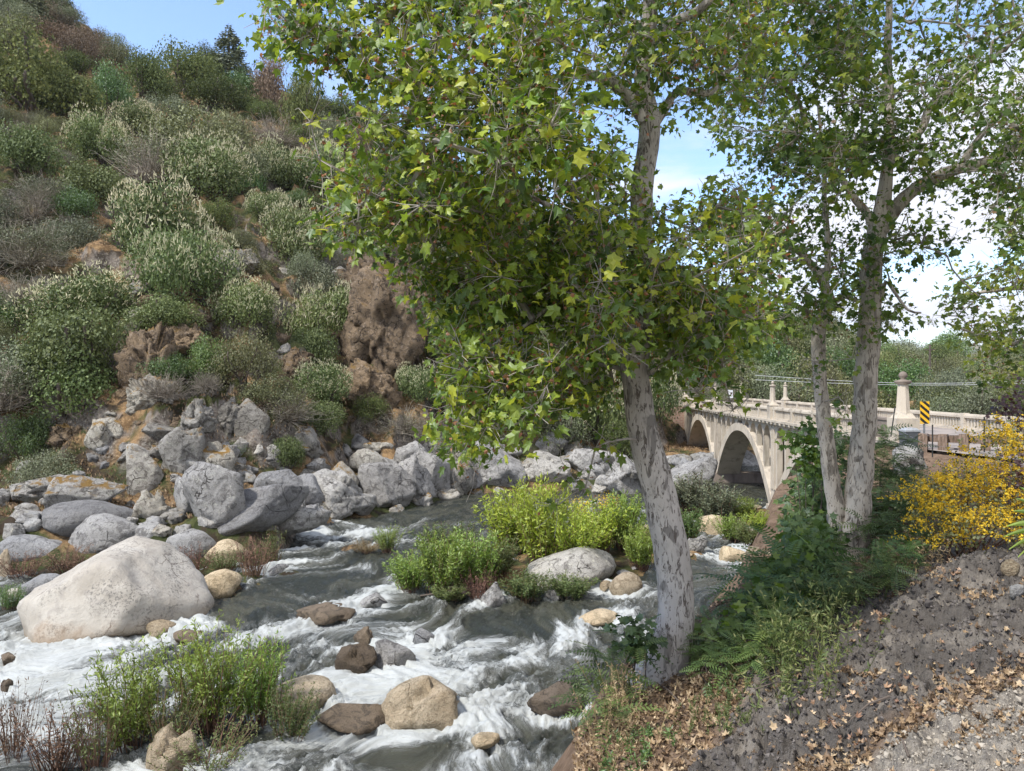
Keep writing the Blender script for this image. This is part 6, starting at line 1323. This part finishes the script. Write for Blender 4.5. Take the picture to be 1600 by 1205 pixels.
# ------------------------------------------------------------------ litter, clods and stones on the near bank
def litter():
    rg = np.random.default_rng(91)
    def sample(n, ymin=4.2, ymax=17):
        px = rg.uniform(900, 1640, n); Y = np.exp(rg.uniform(math.log(ymin), math.log(ymax), n)); X = (px-800)/F*Y; return X, Y, px
    X, Y, px = sample(120000); ok = inside(TOP+np.array([-.7, .6]), X, Y) if False else (ground_z(X, Y) > 3.6); X, Y, px = X[ok], Y[ok], px[ok]
    g = ground_z(X, Y); pile, grav = bank_masks(X, Y); py = 602+(CAMZ-g)*F/Y
    clump = n2(X, Y, 1.1, 4, 61)
    p = np.where(pile > .5, .035+.8*(clump > .34), np.where(grav > .5, .03+.5*(clump > .38), .42+.5*(clump > -.05)))
    edge = (np.abs(py-np.interp(px, [1000, 1250, 1330, 1450, 1600], [1400, 1215, 1185, 1110, 1050])) < 24); p = np.where(edge, .8, p)
    p = p*np.interp(Y, [4, 6, 9, 17], [.5, .6, 1., 1.]); k = rg.uniform(size=len(X)) < p*.40; X, Y, g = X[k], Y[k], g[k]; n = len(X)
    pos = np.stack([X, Y, g+rg.uniform(.005, .045, n)], 1); x, y, z = rot_frames(unit(np.array([0, 0, 1.])+rg.normal(size=(n, 3))*.55), rg.normal(size=(n, 3)))
    curs = []
    for q_ in range(4):
        cur = MAPLE[0].copy(); a_ = rg.uniform(.6, 1.9); cur[:, 2] = a_*cur[:, 0]**2*(1 if q_ % 2 else -1)+rg.uniform(.3, 1.2)*(cur[:, 1]-.4)**2+.5*cur[:, 0]*(cur[:, 1]-.3)*(q_-1.5); cur[:, 0] *= rg.uniform(.55, 1); curs.append(cur)
    cur = curs[1]; lm = MB(); which = rg.integers(0, 4, n)
    for q_ in range(4):
        w_ = which == q_; V, Fc, v = scatter(curs[q_], MAPLE[1], pos[w_], x[w_], y[w_], z[w_], np.exp(rg.normal(math.log(.066), .38, w_.sum())).clip(0, .11)*np.clip(Y[w_]/8, .5, 1), rg.uniform(0, 1, w_.sum())); lm.add(V, Fc, v=v)
    tag(put('leaf_litter', lm.mesh('leaf_litter'), MAT['litter']), 'brown fallen leaves strewn over the near bank', 'leaves', None, 'stuff')
    # individual large dead leaves
    tms = []
    for q in (.5, .75, .95): mm = mesh_np('fallen_leaf', cur, MAPLE[1], False, {'v': np.full(len(cur), q)}); mm.materials.append(MAT['litter']); tms.append(mm)
    spots = [(1330, 1120, 60, 18), (1420, 1105, 40, 14), (1510, 1075, 50, 12), (1300, 1140, 30, 20), (1290, 1100, 30, 16), (1570, 1055, 30, 10), (1500, 1025, 14, 10), (1480, 905, 16, 8), (1385, 980, 14, 8), (1340, 1165, 20, 10)]
    for i in range(110):
        a = spots[rg.integers(len(spots))]; h = hit(a[0]+rg.normal()*a[2], a[1]+rg.normal()*a[3]); o = put('fallen_leaf', tms[rg.integers(3)], None, None, (h[0], h[1], h[2]+.05)); o.rotation_euler = (rg.normal()*.6, rg.normal()*.6, rg.uniform(0, 6.28)); s = rg.uniform(.07, .12)*min(1, h[1]/8.5); o.scale = (s, s, s)
        tag(o, 'large curled tan dead leaf lying in the drifts on the dark soil', 'leaf', 'large dead leaves drifted on the dark soil')
    # clods of soil and gravel
    X, Y, px = sample(60000, 4.2, 14); pile, grav = bank_masks(X, Y); k = (pile+grav > .5) & (rg.uniform(size=len(X)) < .6) & (ground_z(X, Y) > 5); X, Y = X[k], Y[k]; g = ground_z(X, Y); gr = grav[k] > .5; n = len(X)
    V0, F0 = ICO[2]; V0, F0 = (np.array([(0, 0, .8), (1, 0, 0), (.2, 1, .1), (-.9, .3, 0), (-.4, -.9, .1), (.6, -.7, 0), (0, 0, -.8)]), np.array([(0, 1, 2), (0, 2, 3), (0, 3, 4), (0, 4, 5), (0, 5, 1), (6, 2, 1), (6, 3, 2), (6, 4, 3), (6, 5, 4), (6, 1, 5)]))
    for nm, sel, lb, mt in (('soil_clods', ~gr, 'dark grey clods of soil covering the heap on the near bank', 'clod'), ('gravel', gr, 'pale grey crumbs of gravel in the lower right corner', 'gravel')):
        q = np.where(sel)[0]; m_ = len(q); x, y, z = rot_frames(rg.normal(size=(m_, 3)), rg.normal(size=(m_, 3)))
        V, Fc, v = scatter(V0, [F0], np.stack([X[q], Y[q], g[q]+.004], 1), x, y, z, np.exp(rg.normal(math.log(.011), .7, m_)).clip(0, .05)*np.clip(Y[q]/9, .45, 1), rg.uniform(0, 1, m_)); tag(put(nm, mesh_np(nm, V, Fc, False, {'v': v}), MAT[mt]), lb, 'soil', None, 'stuff')
    # sticks
    for i, (a, b, c, d) in enumerate([(1390, 1105, 1325, 1140), (1160, 1100, 1230, 1060), (1180, 1090, 1250, 1075), (1070, 1110, 1020, 1070), (1420, 1190, 1400, 1160), (1545, 935, 1560, 900), (1150, 1085, 1215, 1080)]):
        A = hit(a, b); B_ = hit(c, d); mb = MB(); mid = (A+B_)/2+np.array([0, 0, .08]); mb.tube([A-A+[0, 0, .02], mid-A, B_-A+[0, 0, .04]], [.012, .009, .004], 5)
        tag(put('stick', mb.mesh('stick'), MAT['trunk'], None, tuple(A)), ['thin curved stick lying across the leaf drift', 'dark twig at the foot of the tall weeds', 'second dark twig just under the tall weeds', 'twig on the brown litter beside the trunk', 'short stick on the pale gravel', 'twig near the crest of the soil heap', 'slim twig pointing at the tall weeds'][i], 'stick')
m = M('soil clod'); MAT['clod'] = m.end(m.mix(m.attr('v'), (.035, .032, .032), (.15, .135, .125)), .97, None, .05)
m = M('gravel crumb'); MAT['gravel'] = m.end(m.mix(m.attr('v'), (.16, .145, .125), (.42, .38, .32)), .97, None, .05)
litter()
rock('stone', 1586, 902, 30, 20, 'pale stone on the crest at the right edge', 'tanrock', 131, sub=3, cat='stone')
rock('stone', 1592, 940, 22, 16, 'second tan stone lower on the right edge', 'granite', 132, sub=3, cat='stone')
rock('boulder', 1410, 772, 40, 44, 'pale cracked rock beside the road shoulder behind the green thicket', 'granite', 133, Y=24, rz=.5)
rock('boulder', 1432, 735, 60, 40, 'whitish rock under the dirt shoulder', 'granite', 134, Y=25)

# ------------------------------------------------------------------ the air that turns the far ridge blue
mb = MB(); mb.box(-7600, 7600, -3200, 12600, -6, 420)
hm = bpy.data.materials.new('haze'); hm.use_nodes = True; ht = hm.node_tree; ht.nodes.clear()
ho = ht.nodes.new('ShaderNodeOutputMaterial'); hv = ht.nodes.new('ShaderNodeVolumePrincipled'); hv.inputs['Color'].default_value = (.80, .88, 1, 1); hv.inputs['Density'].default_value = .00005; hv.inputs['Anisotropy'].default_value = .2
ht.links.new(hv.outputs[0], ho.inputs['Volume'])
tag(put('haze', mb.mesh('haze'), hm), 'thin bluish air over the whole valley', 'haze', None, 'stuff')
